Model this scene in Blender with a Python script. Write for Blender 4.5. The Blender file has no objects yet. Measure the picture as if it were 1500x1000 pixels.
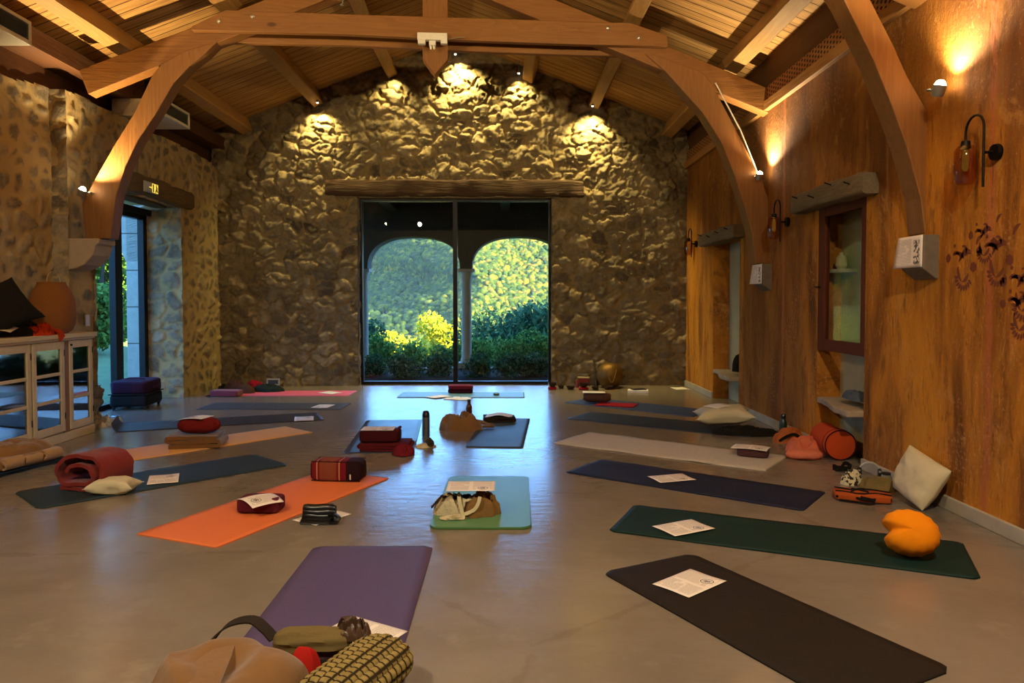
import bpy, math, random
import numpy as np
from mathutils import Vector, Matrix
random.seed(7)
SC = bpy.context.scene
COL = SC.collection
R = math.radians
# ------------------------------------------------------------------ camera
F_, CX, CY, EYE, PITCH, YAW = 1083.0, 750.0, 474.0, 1.35, R(1.8), R(0.53)
cd = bpy.data.cameras.new('camera'); cam = bpy.data.objects.new('camera', cd); COL.objects.link(cam)
cd.sensor_width = 36.0; cd.lens = 36.0*F_/1500.0; cd.shift_y = -26.0/1500.0
cam.location = (0, 0, EYE); cam.rotation_euler = (R(90)-PITCH, 0, -YAW)
cd.clip_start = 0.05; cd.clip_end = 2000
SC.camera = cam
# ------------------------------------------------------------------ view
SC.view_settings.view_transform = 'Standard'; SC.view_settings.look = 'None'
SC.view_settings.gamma = 1; SC.view_settings.exposure = 0.60
SC.view_settings.use_curve_mapping = False
cy = SC.cycles
cy.use_denoising = True
cy.max_bounces = 8; cy.diffuse_bounces = 5; cy.glossy_bounces = 4; cy.transmission_bounces = 6
cy.transparent_max_bounces = 12; cy.sample_clamp_indirect = 4.0; cy.blur_glossy = 0.5
cy.caustics_reflective = False; cy.caustics_refractive = False
# ------------------------------------------------------------------ world: clear evening sky
W = bpy.data.worlds.new('sky'); SC.world = W; W.use_nodes = True
wn = W.node_tree; wn.nodes.clear()
wo = wn.nodes.new('ShaderNodeOutputWorld'); wb = wn.nodes.new('ShaderNodeBackground')
wt = wn.nodes.new('ShaderNodeTexCoord'); ws = wn.nodes.new('ShaderNodeSeparateXYZ'); wr = wn.nodes.new('ShaderNodeValToRGB')
wn.links.new(wt.outputs['Generated'], ws.inputs[0]); wn.links.new(ws.outputs['Z'], wr.inputs[0])
wn.links.new(wr.outputs[0], wb.inputs[0]); wn.links.new(wb.outputs[0], wo.inputs[0])
e = wr.color_ramp.elements
e[0].position = 0.0; e[0].color = (0.22, 0.50, 1.0, 1)
e[1].position = 0.6; e[1].color = (0.10, 0.30, 0.85, 1)
x = e.new(0.2); x.color = (0.18, 0.45, 1.0, 1)
SKY = 6.0
wb.inputs['Strength'].default_value = SKY
# sun, low and from the right
sd = bpy.data.lights.new('sun', 'SUN'); so = bpy.data.objects.new('sun', sd); COL.objects.link(so)
sd.energy = 40.0; sd.angle = R(0.6); sd.color = (1.0, 0.80, 0.20)
so.rotation_euler = Vector((0.80, -0.47, 0.23)).to_track_quat('Z', 'Y').to_euler()
so.location = (30, -10, 20)
WARM = (1.0, 0.74, 0.38)
# ------------------------------------------------------------------ picture -> place helpers
def ray(px, py):
    u = (px-CX)/F_; v = (CY-py)/F_
    cp, sp = math.cos(PITCH), math.sin(PITCH); y = cp+v*sp; z = -sp+v*cp
    c, s = math.cos(YAW), math.sin(YAW)
    return Vector((u*c+y*s, -u*s+y*c, z))
EYEV = Vector((0, 0, EYE))
def FL(px, py, z=0.0):
    r = ray(px, py); return EYEV + r*((z-EYE)/r.z)
def PX(px, py, x):
    r = ray(px, py); return EYEV + r*(x/r.x)
def PY(px, py, y):
    r = ray(px, py); return EYEV + r*(y/r.y)
# ------------------------------------------------------------------ material helpers
def hexc(h, k=1.0):
    h = h.lstrip('#'); v = [int(h[i:i+2], 16)/255 for i in (0, 2, 4)]
    return tuple(k*(a/12.92 if a <= .04045 else ((a+.055)/1.055)**2.4) for a in v) + (1,)
class NT:
    def __init__(s, name):
        s.mat = bpy.data.materials.new(name); s.mat.use_nodes = True; s.t = s.mat.node_tree; s.t.nodes.clear()
        s.out = s.n('ShaderNodeOutputMaterial')
    def n(s, kind, **kw):
        nd = s.t.nodes.new(kind)
        for k, v in kw.items(): setattr(nd, k, v)
        return nd
    def l(s, a, b): s.t.links.new(a, b)
    def put(s, sock, v):
        if v is None: return
        if hasattr(v, 'links') or isinstance(v, bpy.types.NodeSocket): s.l(v, sock)
        else: sock.default_value = v
    def coord(s, scale=(1, 1, 1), rot=(0, 0, 0), kind='Object', loc=(0, 0, 0)):
        tc = s.n('ShaderNodeTexCoord'); mp = s.n('ShaderNodeMapping')
        mp.inputs['Scale'].default_value = scale; mp.inputs['Rotation'].default_value = rot; mp.inputs['Location'].default_value = loc
        s.l(tc.outputs[kind], mp.inputs[0]); return mp.outputs[0]
    def noise(s, vec, scale=5, detail=4, rough=.55, dist=0, out='Fac'):
        nd = s.n('ShaderNodeTexNoise'); s.l(vec, nd.inputs['Vector'])
        nd.inputs['Scale'].default_value = scale; nd.inputs['Detail'].default_value = detail
        nd.inputs['Roughness'].default_value = rough; nd.inputs['Distortion'].default_value = dist
        return nd.outputs[out]
    def vor(s, vec, scale=5, feat='F1', out='Distance'):
        nd = s.n('ShaderNodeTexVoronoi', feature=feat); s.l(vec, nd.inputs['Vector']); nd.inputs['Scale'].default_value = scale
        return nd.outputs[out]
    def m(s, op, a, b=None, c=None, clamp=False):
        nd = s.n('ShaderNodeMath', operation=op); nd.use_clamp = clamp
        s.put(nd.inputs[0], a)
        if b is not None: s.put(nd.inputs[1], b)
        if c is not None: s.put(nd.inputs[2], c)
        return nd.outputs[0]
    def ramp(s, fac, stops, interp='LINEAR'):
        nd = s.n('ShaderNodeValToRGB'); nd.color_ramp.interpolation = interp
        el = nd.color_ramp.elements
        el[0].position, el[0].color = stops[0]; el[1].position, el[1].color = stops[-1]
        for p, c in stops[1:-1]:
            x = el.new(p); x.color = c
        s.l(fac, nd.inputs[0]); return nd.outputs[0]
    def step(s, fac, lo, hi):
        nd = s.n('ShaderNodeMapRange'); nd.interpolation_type = 'SMOOTHSTEP'; s.put(nd.inputs[0], fac)
        nd.inputs[1].default_value = lo; nd.inputs[2].default_value = hi; return nd.outputs[0]
    def mix(s, fac, a, b, mode='MIX'):
        nd = s.n('ShaderNodeMix', data_type='RGBA', blend_type=mode)
        s.put(nd.inputs[0], fac); s.put(nd.inputs[6], a); s.put(nd.inputs[7], b); return nd.outputs[2]
    def attr(s, name):
        nd = s.n('ShaderNodeAttribute'); nd.attribute_name = name; return nd.outputs['Fac']
    def xyz(s, vec):
        nd = s.n('ShaderNodeSeparateXYZ'); s.l(vec, nd.inputs[0]); return nd.outputs
    def bump(s, h, strength=.3, dist=.01, normal=None):
        nd = s.n('ShaderNodeBump'); s.l(h, nd.inputs['Height']); nd.inputs['Strength'].default_value = strength
        nd.inputs['Distance'].default_value = dist
        if normal is not None: s.l(normal, nd.inputs['Normal'])
        return nd.outputs[0]
    def bsdf(s, col, rough=.6, metal=0, normal=None, spec=.5, **kw):
        b = s.n('ShaderNodeBsdfPrincipled'); s.put(b.inputs['Base Color'], col); s.put(b.inputs['Roughness'], rough)
        b.inputs['Metallic'].default_value = metal; b.inputs['Specular IOR Level'].default_value = spec
        if normal is not None: s.l(normal, b.inputs['Normal'])
        for k, v in kw.items(): s.put(b.inputs[k.replace('_', ' ')], v)
        s.l(b.outputs[0], s.out.inputs[0]); return b
MATS = {}
def plain(name, col, rough=.5, metal=0, spec=.5, var=.12, scale=30):
    if name in MATS: return MATS[name]
    t = NT(name); v = t.coord(); n = t.noise(v, scale, 3)
    c = t.mix(n, tuple(a*(1-var) for a in col[:3])+(1,), tuple(min(1, a*(1+var)) for a in col[:3])+(1,))
    t.bsdf(c, rough, metal, spec=spec); MATS[name] = t.mat; return t.mat
def fabric(name, col, weave=260, var=.18, bump=.25, rough=.95, fuzz=0.0, big=6):
    if name in MATS: return MATS[name]
    t = NT(name); v = t.coord(); n = t.noise(v, big, 4); f = t.noise(v, weave, 2)
    c = t.mix(n, tuple(a*(1-var) for a in col[:3])+(1,), tuple(min(1, a*(1+var)) for a in col[:3])+(1,))
    c = t.mix(t.m('MULTIPLY', f, .35), c, tuple(a*.6 for a in col[:3])+(1,))
    nm = t.bump(t.m('ADD', t.m('MULTIPLY', f, .35), t.noise(v, big*4, 5)), bump, .012)
    b = t.bsdf(c, rough, normal=nm, spec=.2)
    if fuzz: b.inputs['Sheen Weight'].default_value = fuzz; b.inputs['Sheen Roughness'].default_value = .5
    MATS[name] = t.mat; return t.mat
def foam(name, col, rough=.55, var=.08, spec=.4):           # yoga mat surface
    if name in MATS: return MATS[name]
    t = NT(name); v = t.coord(); n = t.noise(v, 3, 5, .6); f = t.noise(v, 220, 2)
    w = t.noise(t.coord((3, 30, 1)), 4, 4)
    c = t.mix(n, tuple(a*(1-var) for a in col[:3])+(1,), tuple(min(1, a*(1+var)) for a in col[:3])+(1,))
    c = t.mix(t.m('MULTIPLY', t.step(w, .62, .8), .35), c, tuple(min(1, a*1.5+.01) for a in col[:3])+(1,))
    t.bsdf(c, t.m('ADD', rough-.05, t.m('MULTIPLY', n, .12)), normal=t.bump(f, .2, .002), spec=spec)
    MATS[name] = t.mat; return t.mat
def wood(name, c1, c2, axis='x', scale=1.0, rough=.6, knots=True, bump=.25, worn=0.0):
    key = name+'_'+axis
    if key in MATS: return MATS[key]
    t = NT(key); sc = [14*scale]*3; sc['xyz'.index(axis)] = 1.1*scale
    v = t.coord(tuple(sc)); n = t.noise(v, 1.6, 6, .6, .6)
    rings = t.m('FRACT', t.m('MULTIPLY', t.noise(v, .55, 2, .5, .3), 9.0))
    rings = t.step(rings, 0, 1)
    big = t.noise(t.coord(), 1.3, 3)
    c = t.mix(t.m('ADD', t.m('MULTIPLY', n, .6), t.m('MULTIPLY', rings, .3)), c1, c2)
    c = t.mix(t.m('MULTIPLY', big, .55), c, tuple(a*.55 for a in c1[:3])+(1,))
    cr = t.step(t.noise(t.coord(tuple(3*a for a in sc)), .9, 3, .7), .66, .74)      # drying cracks
    c = t.mix(t.m('MULTIPLY', cr, .55+worn), c, tuple(a*.25 for a in c1[:3])+(1,))
    if knots:
        ks = [1.5]*3; ks['xyz'.index(axis)] = .7
        k = t.vor(t.coord(tuple(ks)), 1.6); c = t.mix(t.m('SUBTRACT', 1, t.step(k, .03, .075)), c, tuple(a*.4 for a in c1[:3])+(1,))
    h = t.m('SUBTRACT', n, t.m('MULTIPLY', cr, .8))
    t.bsdf(c, rough, normal=t.bump(h, bump, .02), spec=.3); MATS[key] = t.mat; return t.mat
def glass(name, tint=(1, 1, 1, 1), ior=1.5, rough=0.0, mn=.04):
    t = NT(name); tr = t.n('ShaderNodeBsdfTransparent'); tr.inputs[0].default_value = tint
    gl = t.n('ShaderNodeBsdfGlossy'); gl.inputs['Roughness'].default_value = rough
    fr = t.n('ShaderNodeFresnel'); fr.inputs[0].default_value = ior
    mx = t.n('ShaderNodeMixShader'); ge = t.n('ShaderNodeNewGeometry'); t.l(t.m('MULTIPLY', t.m('MAXIMUM', fr.outputs[0], mn), t.m('SUBTRACT', 1, ge.outputs['Backfacing'])), mx.inputs[0]); t.l(tr.outputs[0], mx.inputs[1]); t.l(gl.outputs[0], mx.inputs[2])
    t.l(mx.outputs[0], t.out.inputs[0]); return t.mat
def emit(name, col, k):
    t = NT(name); e = t.n('ShaderNodeEmission'); e.inputs[0].default_value = col; e.inputs[1].default_value = k
    t.l(e.outputs[0], t.out.inputs[0]); return t.mat
# ------------------------------------------------------------------ numpy noise
def _h(ix, iy, s):
    n = (ix*374761393 + iy*668265263 + s*974634777) & 0x7fffffff
    n = ((n ^ (n >> 13))*1274126177) & 0x7fffffff
    return ((n ^ (n >> 16)) & 0xffff)/65535.0
def vnoise(x, y, s=0):
    x = np.asarray(x, float); y = np.asarray(y, float)
    ix = np.floor(x).astype(np.int64); iy = np.floor(y).astype(np.int64); fx = x-ix; fy = y-iy
    fx = fx*fx*(3-2*fx); fy = fy*fy*(3-2*fy)
    a = _h(ix, iy, s); b = _h(ix+1, iy, s); c = _h(ix, iy+1, s); d = _h(ix+1, iy+1, s)
    return (a*(1-fx)+b*fx)*(1-fy)+(c*(1-fx)+d*fx)*fy
def fbm(x, y, s=0, o=4):
    r = 0; a = .5; x = np.asarray(x, float); y = np.asarray(y, float)
    for i in range(o): r = r+a*vnoise(x*2**i, y*2**i, s+i*17); a *= .5
    return r/(1-.5**o)
def worley(x, y, s=0):
    ix = np.floor(x).astype(np.int64); iy = np.floor(y).astype(np.int64)
    f1 = np.full(x.shape, 9.0); f2 = f1.copy(); idv = np.zeros(x.shape)
    for dx in (-1, 0, 1):
        for dy in (-1, 0, 1):
            jx = ix+dx; jy = iy+dy
            px = jx+.12+.76*_h(jx, jy, s); py = jy+.12+.76*_h(jx, jy, s+5)
            wgt = .85+.35*_h(jx, jy, s+9)
            d = np.hypot(px-x, py-y)*wgt
            c = d < f1
            f2 = np.where(c, f1, np.minimum(f2, d)); idv = np.where(c, _h(jx, jy, s+11), idv); f1 = np.where(c, d, f1)
    return f1, f2, idv
def sstep(x, a, b):
    t = np.clip((x-a)/(b-a), 0, 1); return t*t*(3-2*t)
# ------------------------------------------------------------------ objects
def tag(o, label=None, cat=None, group=None, kind=None):
    if label: o['label'] = label
    if cat: o['category'] = cat
    if group: o['group'] = group
    if kind: o['kind'] = kind
    return o
def thing(name, label, cat, loc=(0, 0, 0), rz=0.0, group=None):
    o = bpy.data.objects.new(name, None); COL.objects.link(o); o.empty_display_size = .1
    o.location = loc; o.rotation_euler = (0, 0, rz); return tag(o, label, cat, group)
def link_mesh(name, me, mat, parent=None, smooth=False):
    o = bpy.data.objects.new(name, me); COL.objects.link(o)
    if mat is not None:
        for mm in (mat if isinstance(mat, (list, tuple)) else [mat]): me.materials.append(mm)
    if parent is not None: o.parent = parent
    if smooth: me.polygons.foreach_set('use_smooth', [True]*len(me.polygons))
    return o
def world_mat(o):
    M = Matrix.Translation(o.location) @ o.rotation_euler.to_matrix().to_4x4()
    return world_mat(o.parent) @ M if o.parent else M
def smooth_path(pts, k=5):
    P = [Vector(p) for p in pts]; out = []
    for i in range(len(P)-1):
        a, b, c, d = P[max(i-1, 0)], P[i], P[i+1], P[min(i+2, len(P)-1)]
        for j in range(k):
            s = j/k; out.append(.5*((2*b)+(c-a)*s+(2*a-5*b+4*c-d)*s*s+(3*b-a-3*c+d)*s**3))
    return out+[P[-1]]
class MB:
    def __init__(s): s.v = []; s.f = []; s.mi = []
    def add(s, vs, fs, mi=0, M=None):
        k = len(s.v)
        for p in vs: s.v.append(tuple(M @ Vector(p)) if M is not None else tuple(p))
        for f in fs: s.f.append(tuple(i+k for i in f)); s.mi.append(mi)
        return s
    def box(s, c, d, rot=None, mi=0, taper=1.0):
        x, y, z = d[0]/2, d[1]/2, d[2]/2
        vs = [(sx*x*(taper if sz > 0 else 1), sy*y*(taper if sz > 0 else 1), sz*z) for sz in (-1, 1) for sy in (-1, 1) for sx in (-1, 1)]
        fs = [(0, 2, 3, 1), (4, 5, 7, 6), (0, 1, 5, 4), (2, 6, 7, 3), (0, 4, 6, 2), (1, 3, 7, 5)]
        M = Matrix.Translation(c) @ (rot.to_4x4() if rot is not None else Matrix.Identity(4))
        return s.add(vs, fs, mi, M)
    def bb(s, x0, x1, y0, y1, z0, z1, mi=0): return s.box(((x0+x1)/2, (y0+y1)/2, (z0+z1)/2), (x1-x0, y1-y0, z1-z0), mi=mi)
    def prism(s, poly, fr, t, mi=0):
        """poly in 2D, fr(a,b)->Vector front point, t Vector thickness"""
        n = len(poly); vs = [fr(*p) for p in poly]+[fr(*p)+t for p in poly]
        fs = [tuple(range(n-1, -1, -1)), tuple(range(n, 2*n))]+[(i, (i+1) % n, n+(i+1) % n, n+i) for i in range(n)]
        return s.add(vs, fs, mi)
    def tube(s, path, r, seg=8, mi=0, cap=True):
        path = [Vector(p) for p in path]; rs = r if isinstance(r, (list, tuple)) else [r]*len(path)
        vs = []; up = None
        for i, p in enumerate(path):
            t = (path[min(i+1, len(path)-1)]-path[max(i-1, 0)]).normalized()
            if up is None: up = t.orthogonal().normalized()
            up = (up-t*up.dot(t)).normalized(); w = t.cross(up)
            for k in range(seg):
                a = 2*math.pi*k/seg; vs.append(p+(up*math.cos(a)+w*math.sin(a))*rs[i])
        fs = []
        for i in range(len(path)-1):
            for k in range(seg):
                fs.append((i*seg+k, i*seg+(k+1) % seg, (i+1)*seg+(k+1) % seg, (i+1)*seg+k))
        if cap: fs.append(tuple(range(seg-1, -1, -1))); fs.append(tuple((len(path)-1)*seg+k for k in range(seg)))
        return s.add(vs, fs, mi)
    def lathe(s, prof, seg=24, M=None, mi=0):
        vs = []; fs = []
        for r_, z_ in prof:
            for k in range(seg):
                a = 2*math.pi*k/seg; vs.append((r_*math.cos(a), r_*math.sin(a), z_))
        for i in range(len(prof)-1):
            for k in range(seg): fs.append((i*seg+k, i*seg+(k+1) % seg, (i+1)*seg+(k+1) % seg, (i+1)*seg+k))
        if prof[0][0] > 1e-5: fs.append(tuple(range(seg-1, -1, -1)))
        if prof[-1][0] > 1e-5: fs.append(tuple((len(prof)-1)*seg+k for k in range(seg)))
        return s.add(vs, fs, mi, M)
    def strip(s, path, w, t, side=(0, 0, 1), mi=0):
        """flat band along a path; side = direction of the band's width"""
        path = smooth_path(path) if 4 <= len(path) <= 14 else [Vector(p) for p in path]; vs = []; fs = []
        for i, p in enumerate(path):
            d = (path[min(i+1, len(path)-1)]-path[max(i-1, 0)]).normalized()
            sv = Vector(side); sv = (sv-d*sv.dot(d)); sv = sv.normalized() if sv.length > 1e-4 else d.orthogonal().normalized(); nv = d.cross(sv)
            for a, b in ((-1, -1), (1, -1), (1, 1), (-1, 1)): vs.append(p+sv*a*w/2+nv*b*t/2)
        for i in range(len(path)-1):
            for k in range(4): fs.append((i*4+k, i*4+(k+1) % 4, (i+1)*4+(k+1) % 4, (i+1)*4+k))
        fs += [(3, 2, 1, 0), tuple((len(path)-1)*4+k for k in range(4))]
        return s.add(vs, fs, mi)
    def build(s, name, mat, parent=None, smooth=False, bevel=0.0, local=False, seg=2, label=None):
        me = bpy.data.meshes.new(name)
        vs = s.v
        if parent is not None and not local:
            Mi = world_mat(parent).inverted(); vs = [tuple(Mi @ Vector(p)) for p in vs]
        me.from_pydata(vs, [], s.f); me.update()
        import bmesh
        bm = bmesh.new(); bm.from_mesh(me); bmesh.ops.recalc_face_normals(bm, faces=bm.faces); bm.to_mesh(me); bm.free()
        me.polygons.foreach_set('material_index', s.mi)
        o = link_mesh(name, me, mat, parent, smooth)
        if smooth:
            try: me.set_sharp_from_angle(angle=R(50))
            except Exception: pass
        if bevel:
            b = o.modifiers.new('bevel', 'BEVEL'); b.width = bevel; b.segments = seg; b.limit_method = 'ANGLE'; b.angle_limit = R(40)
        if label: o['label'] = label
        return o
def recentre(o):
    """move a top-level mesh's origin to the middle of its base"""
    co = np.array([v.co[:] for v in o.data.vertices]); c = Vector(((co[:, 0].min()+co[:, 0].max())/2, (co[:, 1].min()+co[:, 1].max())/2, co[:, 2].min()))
    o.data.transform(Matrix.Translation(-c)); o.location = o.location+c; return o
# grid in numpy -> mesh, with float attributes
class Grid:
    def __init__(s): s.V = []; s.F = []; s.A = {}; s.n = 0
    def add(s, P, mask, attrs):
        nu, nv = P.shape[:2]; idx = np.arange(nu*nv).reshape(nu, nv)+s.n
        q = np.stack([idx[:-1, :-1], idx[1:, :-1], idx[1:, 1:], idx[:-1, 1:]], -1)
        if mask is not None: q = q[mask]
        s.V.append(P.reshape(-1, 3)); s.F.append(q.reshape(-1, 4)); s.n += nu*nv
        for k, a in attrs.items(): s.A.setdefault(k, []).append(a.reshape(-1))
    def slab(s, x0, x1, y0, y1, z0, z1):
        c = np.array([(x, y, z) for z in (z0, z1) for y in (y0, y1) for x in (x0, x1)], float)
        f = np.array([(0, 2, 3, 1), (4, 5, 7, 6), (0, 1, 5, 4), (2, 6, 7, 3), (0, 4, 6, 2), (1, 3, 7, 5)])+s.n
        s.V.append(c); s.F.append(f); s.n += 8
        for k in s.A: s.A[k].append(np.full(8, .3))
    def build(s, name, mat, parent=None, smooth=True):
        V = np.concatenate(s.V); F = np.concatenate(s.F); me = bpy.data.meshes.new(name)
        me.vertices.add(len(V)); me.vertices.foreach_set('co', V.astype(np.float32).ravel())
        me.loops.add(F.size); me.loops.foreach_set('vertex_index', F.astype(np.int32).ravel())
        me.polygons.add(len(F)); me.polygons.foreach_set('loop_start', np.arange(0, F.size, 4, dtype=np.int32))
        me.update(calc_edges=True); me.validate()
        for k, a in s.A.items():
            at = me.attributes.new(k, 'FLOAT', 'POINT'); at.data.foreach_set('value', np.concatenate(a).astype(np.float32))
        return link_mesh(name, me, mat, parent, smooth)
# ------------------------------------------------------------------ soft shapes (local coordinates, z up from 0)
def gridmesh(mb, P, wrap_u=False, mi=0, closed_caps=False):
    nu, nv = len(P), len(P[0]); vs = [p for row in P for p in row]; fs = []
    for i in range(nu if wrap_u else nu-1):
        for j in range(nv-1):
            a = (i % nu)*nv+j; b = ((i+1) % nu)*nv+j; fs.append((a, b, b+1, a+1))
    mb.add(vs, fs, mi)
def pillow(w, d, h, n=22, seed=0, pinch=.12, wr=.012):
    mb = MB(); vs = []; idx = {}
    def P(i, j, sgn):
        u = -1+2*i/n; v = -1+2*j/n
        k = max(0.0, (1-abs(u)**3.2)*(1-abs(v)**3.2))**.55
        x = w/2*u*(1-pinch*(1-abs(v)**2)*.9*abs(u)**2); y = d/2*v*(1-pinch*(1-abs(u)**2)*.9*abs(v)**2)
        nz = float(fbm(u*3+seed*7.1+5, v*3+sgn*3+9, seed, 3))-.5
        z = sgn*(h/2*k*(1+nz*.35)+.003)
        return (x+wr*nz, y+wr*nz, h/2+z)
    for sgn in (1, -1):
        for i in range(n+1):
            for j in range(n+1): idx[(i, j, sgn)] = len(vs); vs.append(P(i, j, sgn))
    fs = []
    for i in range(n):
        for j in range(n):
            fs.append((idx[i, j, 1], idx[i+1, j, 1], idx[i+1, j+1, 1], idx[i, j+1, 1]))
            fs.append((idx[i, j, -1], idx[i, j+1, -1], idx[i+1, j+1, -1], idx[i+1, j, -1]))
    for i in range(n):
        for (a, b) in (((i, 0), (i+1, 0)), ((i+1, n), (i, n)), ((0, i+1), (0, i)), ((n, i), (n, i+1))):
            fs.append((idx[a+(1,)], idx[a+(-1,)], idx[b+(-1,)], idx[b+(1,)]))
    mb.add(vs, fs); return mb
def ribbon(mb, path, t, L, M=10, seed=0, amp=.006, mi=0):
    """thick sheet whose section (x,z) follows path, run along y for L"""
    n = len(path); vs = []
    for j in range(M+1):
        y = -L/2+L*j/M
        for i, (x, z) in enumerate(path):
            x0, z0 = path[max(i-1, 0)]; x1, z1 = path[min(i+1, n-1)]; dx, dz = x1-x0, z1-z0; l = math.hypot(dx, dz) or 1
            nx, nz = -dz/l, dx/l
            q = (float(fbm(y*9+seed, i*.35+seed*3, seed, 3))-.5)*2*amp
            e = (float(vnoise(i*.4, seed*1.7, seed+3))-.5)*.03*(1 if j in (0, M) else 0)
            for sg in (-1, 1): vs.append((x+nx*sg*t/2+q*.5, y+e, max(0.001, z+nz*sg*t/2+q)))
    fs = []; w = 2*n
    for j in range(M):
        for i in range(n-1):
            a = j*w+2*i; b = a+w
            fs.append((a, a+2, b+2, b)); fs.append((a+1, b+1, b+3, a+3))
        a = j*w; fs.append((a, a+w, a+w+1, a+1)); a = j*w+2*(n-1); fs.append((a, a+1, a+w+1, a+w))
    for j in (0, M):
        for i in range(n-1):
            a = j*w+2*i; fs.append((a, a+1, a+3, a+2))
    mb.add(vs, fs, mi); return mb
def fold_path(w, t, layers, gap=1.04):
    """serpentine section of a folded blanket"""
    p = []; pitch = t*gap
    for k in range(layers):
        z = t/2+k*pitch; xs = [-w/2+pitch/2+(w-pitch)*i/8 for i in range(9)]
        if k % 2: xs = xs[::-1]
        p += [(x, z) for x in xs]
        if k < layers-1:
            sgn = -1 if k % 2 else 1; cx = xs[-1]
            for a in (-60, -30, 0, 30, 60): p.append((cx+sgn*pitch/2*math.cos(R(a)), z+pitch/2+pitch/2*math.sin(R(a))))
    return p
def spiral_path(r, t, turns):
    p = []; n = int(turns*20)
    for i in range(n+1):
        a = 2*math.pi*i/20; rr = max(t*.4, r-t/2-(turns-i/20)*t*1.02); p.append((rr*math.cos(a), r+rr*math.sin(a)))
    return p
def heap(w, d, h, seed=0, nr=22, na=64, fold=.45, power=.55, freq=5.0):
    """a crumpled cloth lump with ridged folds and a wavy outline"""
    mb = MB(); vs = [(0, 0, 0)]; fs = []
    rows = []
    for i in range(nr+1):
        rr = i/nr; row = []
        for k in range(na):
            a = 2*math.pi*k/na
            o = 1+.22*(float(fbm(math.cos(a)*1.6+seed, math.sin(a)*1.6+seed*2, seed, 3))-.5)*2
            x = rr*o*w/2*math.cos(a); y = rr*o*d/2*math.sin(a)
            wx = x+.09*(float(fbm(x*freq*1.3+9, y*freq*1.3+seed, seed+3, 2))-.5)*2; wy = y+.09*(float(fbm(x*freq*1.3+seed, y*freq*1.3+31, seed+4, 2))-.5)*2
            q = float(fbm(wx*freq*2+seed*3, wy*freq*2+7, seed+1, 3)); rid = 1-abs(2*q-1)*2.6
            rid = .88*rid+.12*(1-abs(2*float(fbm(wx*freq*4.5+3, wy*freq*2.5, seed+21, 2))-1)*3)
            g = float(fbm(x*freq*.6+seed, y*freq*.6, seed+5, 2))
            z = h*(max(0, 1-rr**2.6))**power*(1-fold+fold*rid)*(.65+.7*g)
            row.append((x, y, max(z, .004*(1-rr))))
        rows.append(row)
    vs = [p for row in rows for p in row]
    for i in range(nr):
        for k in range(na): fs.append((i*na+k, i*na+(k+1) % na, (i+1)*na+(k+1) % na, (i+1)*na+k))
    base = len(vs)
    for k in range(na): x, y, z = rows[-1][k]; vs.append((x*.98, y*.98, 0))
    for k in range(na): fs.append((nr*na+k, nr*na+(k+1) % na, base+(k+1) % na, base+k))
    fs.append(tuple(base+k for k in range(na)))
    mb.add(vs, fs); return mb
def rbox(w, d, h, r=.02, n=4, z0=0.0, bulge=0.0, seed=0):
    """soft-edged block (superellipsoid-like)"""
    mb = MB(); nu, nv = 48, 20; P = []
    for i in range(nu):
        a = 2*math.pi*i/nu; row = []
        for j in range(nv+1):
            b = -math.pi/2+math.pi*j/nv
            e1 = .28; e2 = .32
            f = lambda c, e: math.copysign(abs(c)**e, c)
            x = w/2*f(math.cos(b), e2)*f(math.cos(a), e1); y = d/2*f(math.cos(b), e2)*f(math.sin(a), e1); z = h/2*f(math.sin(b), e2)
            q = (float(fbm(x*12+seed*5, y*12+z*8, seed, 3))-.5)*bulge
            row.append((x*(1+q), y*(1+q), z0+h/2+z*(1+q)))
        P.append(row)
    gridmesh(mb, P, wrap_u=True); return mb
# ================================================================== SETTING
YB, XL, XR, XLN = 11.75, -4.50, 2.87, -4.63        # back wall, left wall, right wall, left wall near the cabinet
RX, RZ, SL = -0.82, 5.44, 0.382                       # ridge line and roof slope
def roofz(x): return RZ-SL*abs(x-RX)
# --- materials of the shell
def m_stone(name, sc, sd_, mc, md):
    t = NT(name); v = t.coord(); st = t.attr('st'); cr = t.attr('cr')
    n1 = t.noise(v, 9, 6, .65); n2 = t.noise(v, 45, 4, .6)
    s1 = t.ramp(cr, [(0, sd_), (.3, sc), (.5, tuple(a*.55 for a in sc[:3])+(1,)), (.8, tuple(a*1.4 for a in sc[:3])+(1,)), (1, tuple(a*.6+b*.5 for a, b in zip(sc[:3], mc[:3]))+(1,))])
    s2 = t.mix(t.m('MULTIPLY', t.step(n1, .35, .7), .75), s1, tuple(a*.45 for a in sc[:3])+(1,))
    s2 = t.mix(t.m('MULTIPLY', t.step(n2, .5, .75), .4), s2, tuple(min(1, a*1.8) for a in sc[:3])+(1,))
    mo = t.mix(t.noise(v, 2.2, 5, .6), mc, md); mo = t.mix(t.m('MULTIPLY', n2, .4), mo, tuple(a*.6 for a in mc[:3])+(1,))
    c = t.mix(st, mo, s2)
    h = t.m('ADD', t.m('MULTIPLY', n2, .5), t.m('MULTIPLY', n1, .8))
    t.bsdf(c, .9, normal=t.bump(h, .55, .02), spec=.25); return t.mat
M_STONE_B = m_stone('gable rubble stone', hexc('#85765a'), hexc('#42372c'), hexc('#9c865a'), hexc('#786440'))
M_STONE_L = m_stone('pointed rubble stone', hexc('#8d8068'), hexc('#5f5546'), hexc('#bda470'), hexc('#a08858'))
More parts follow.
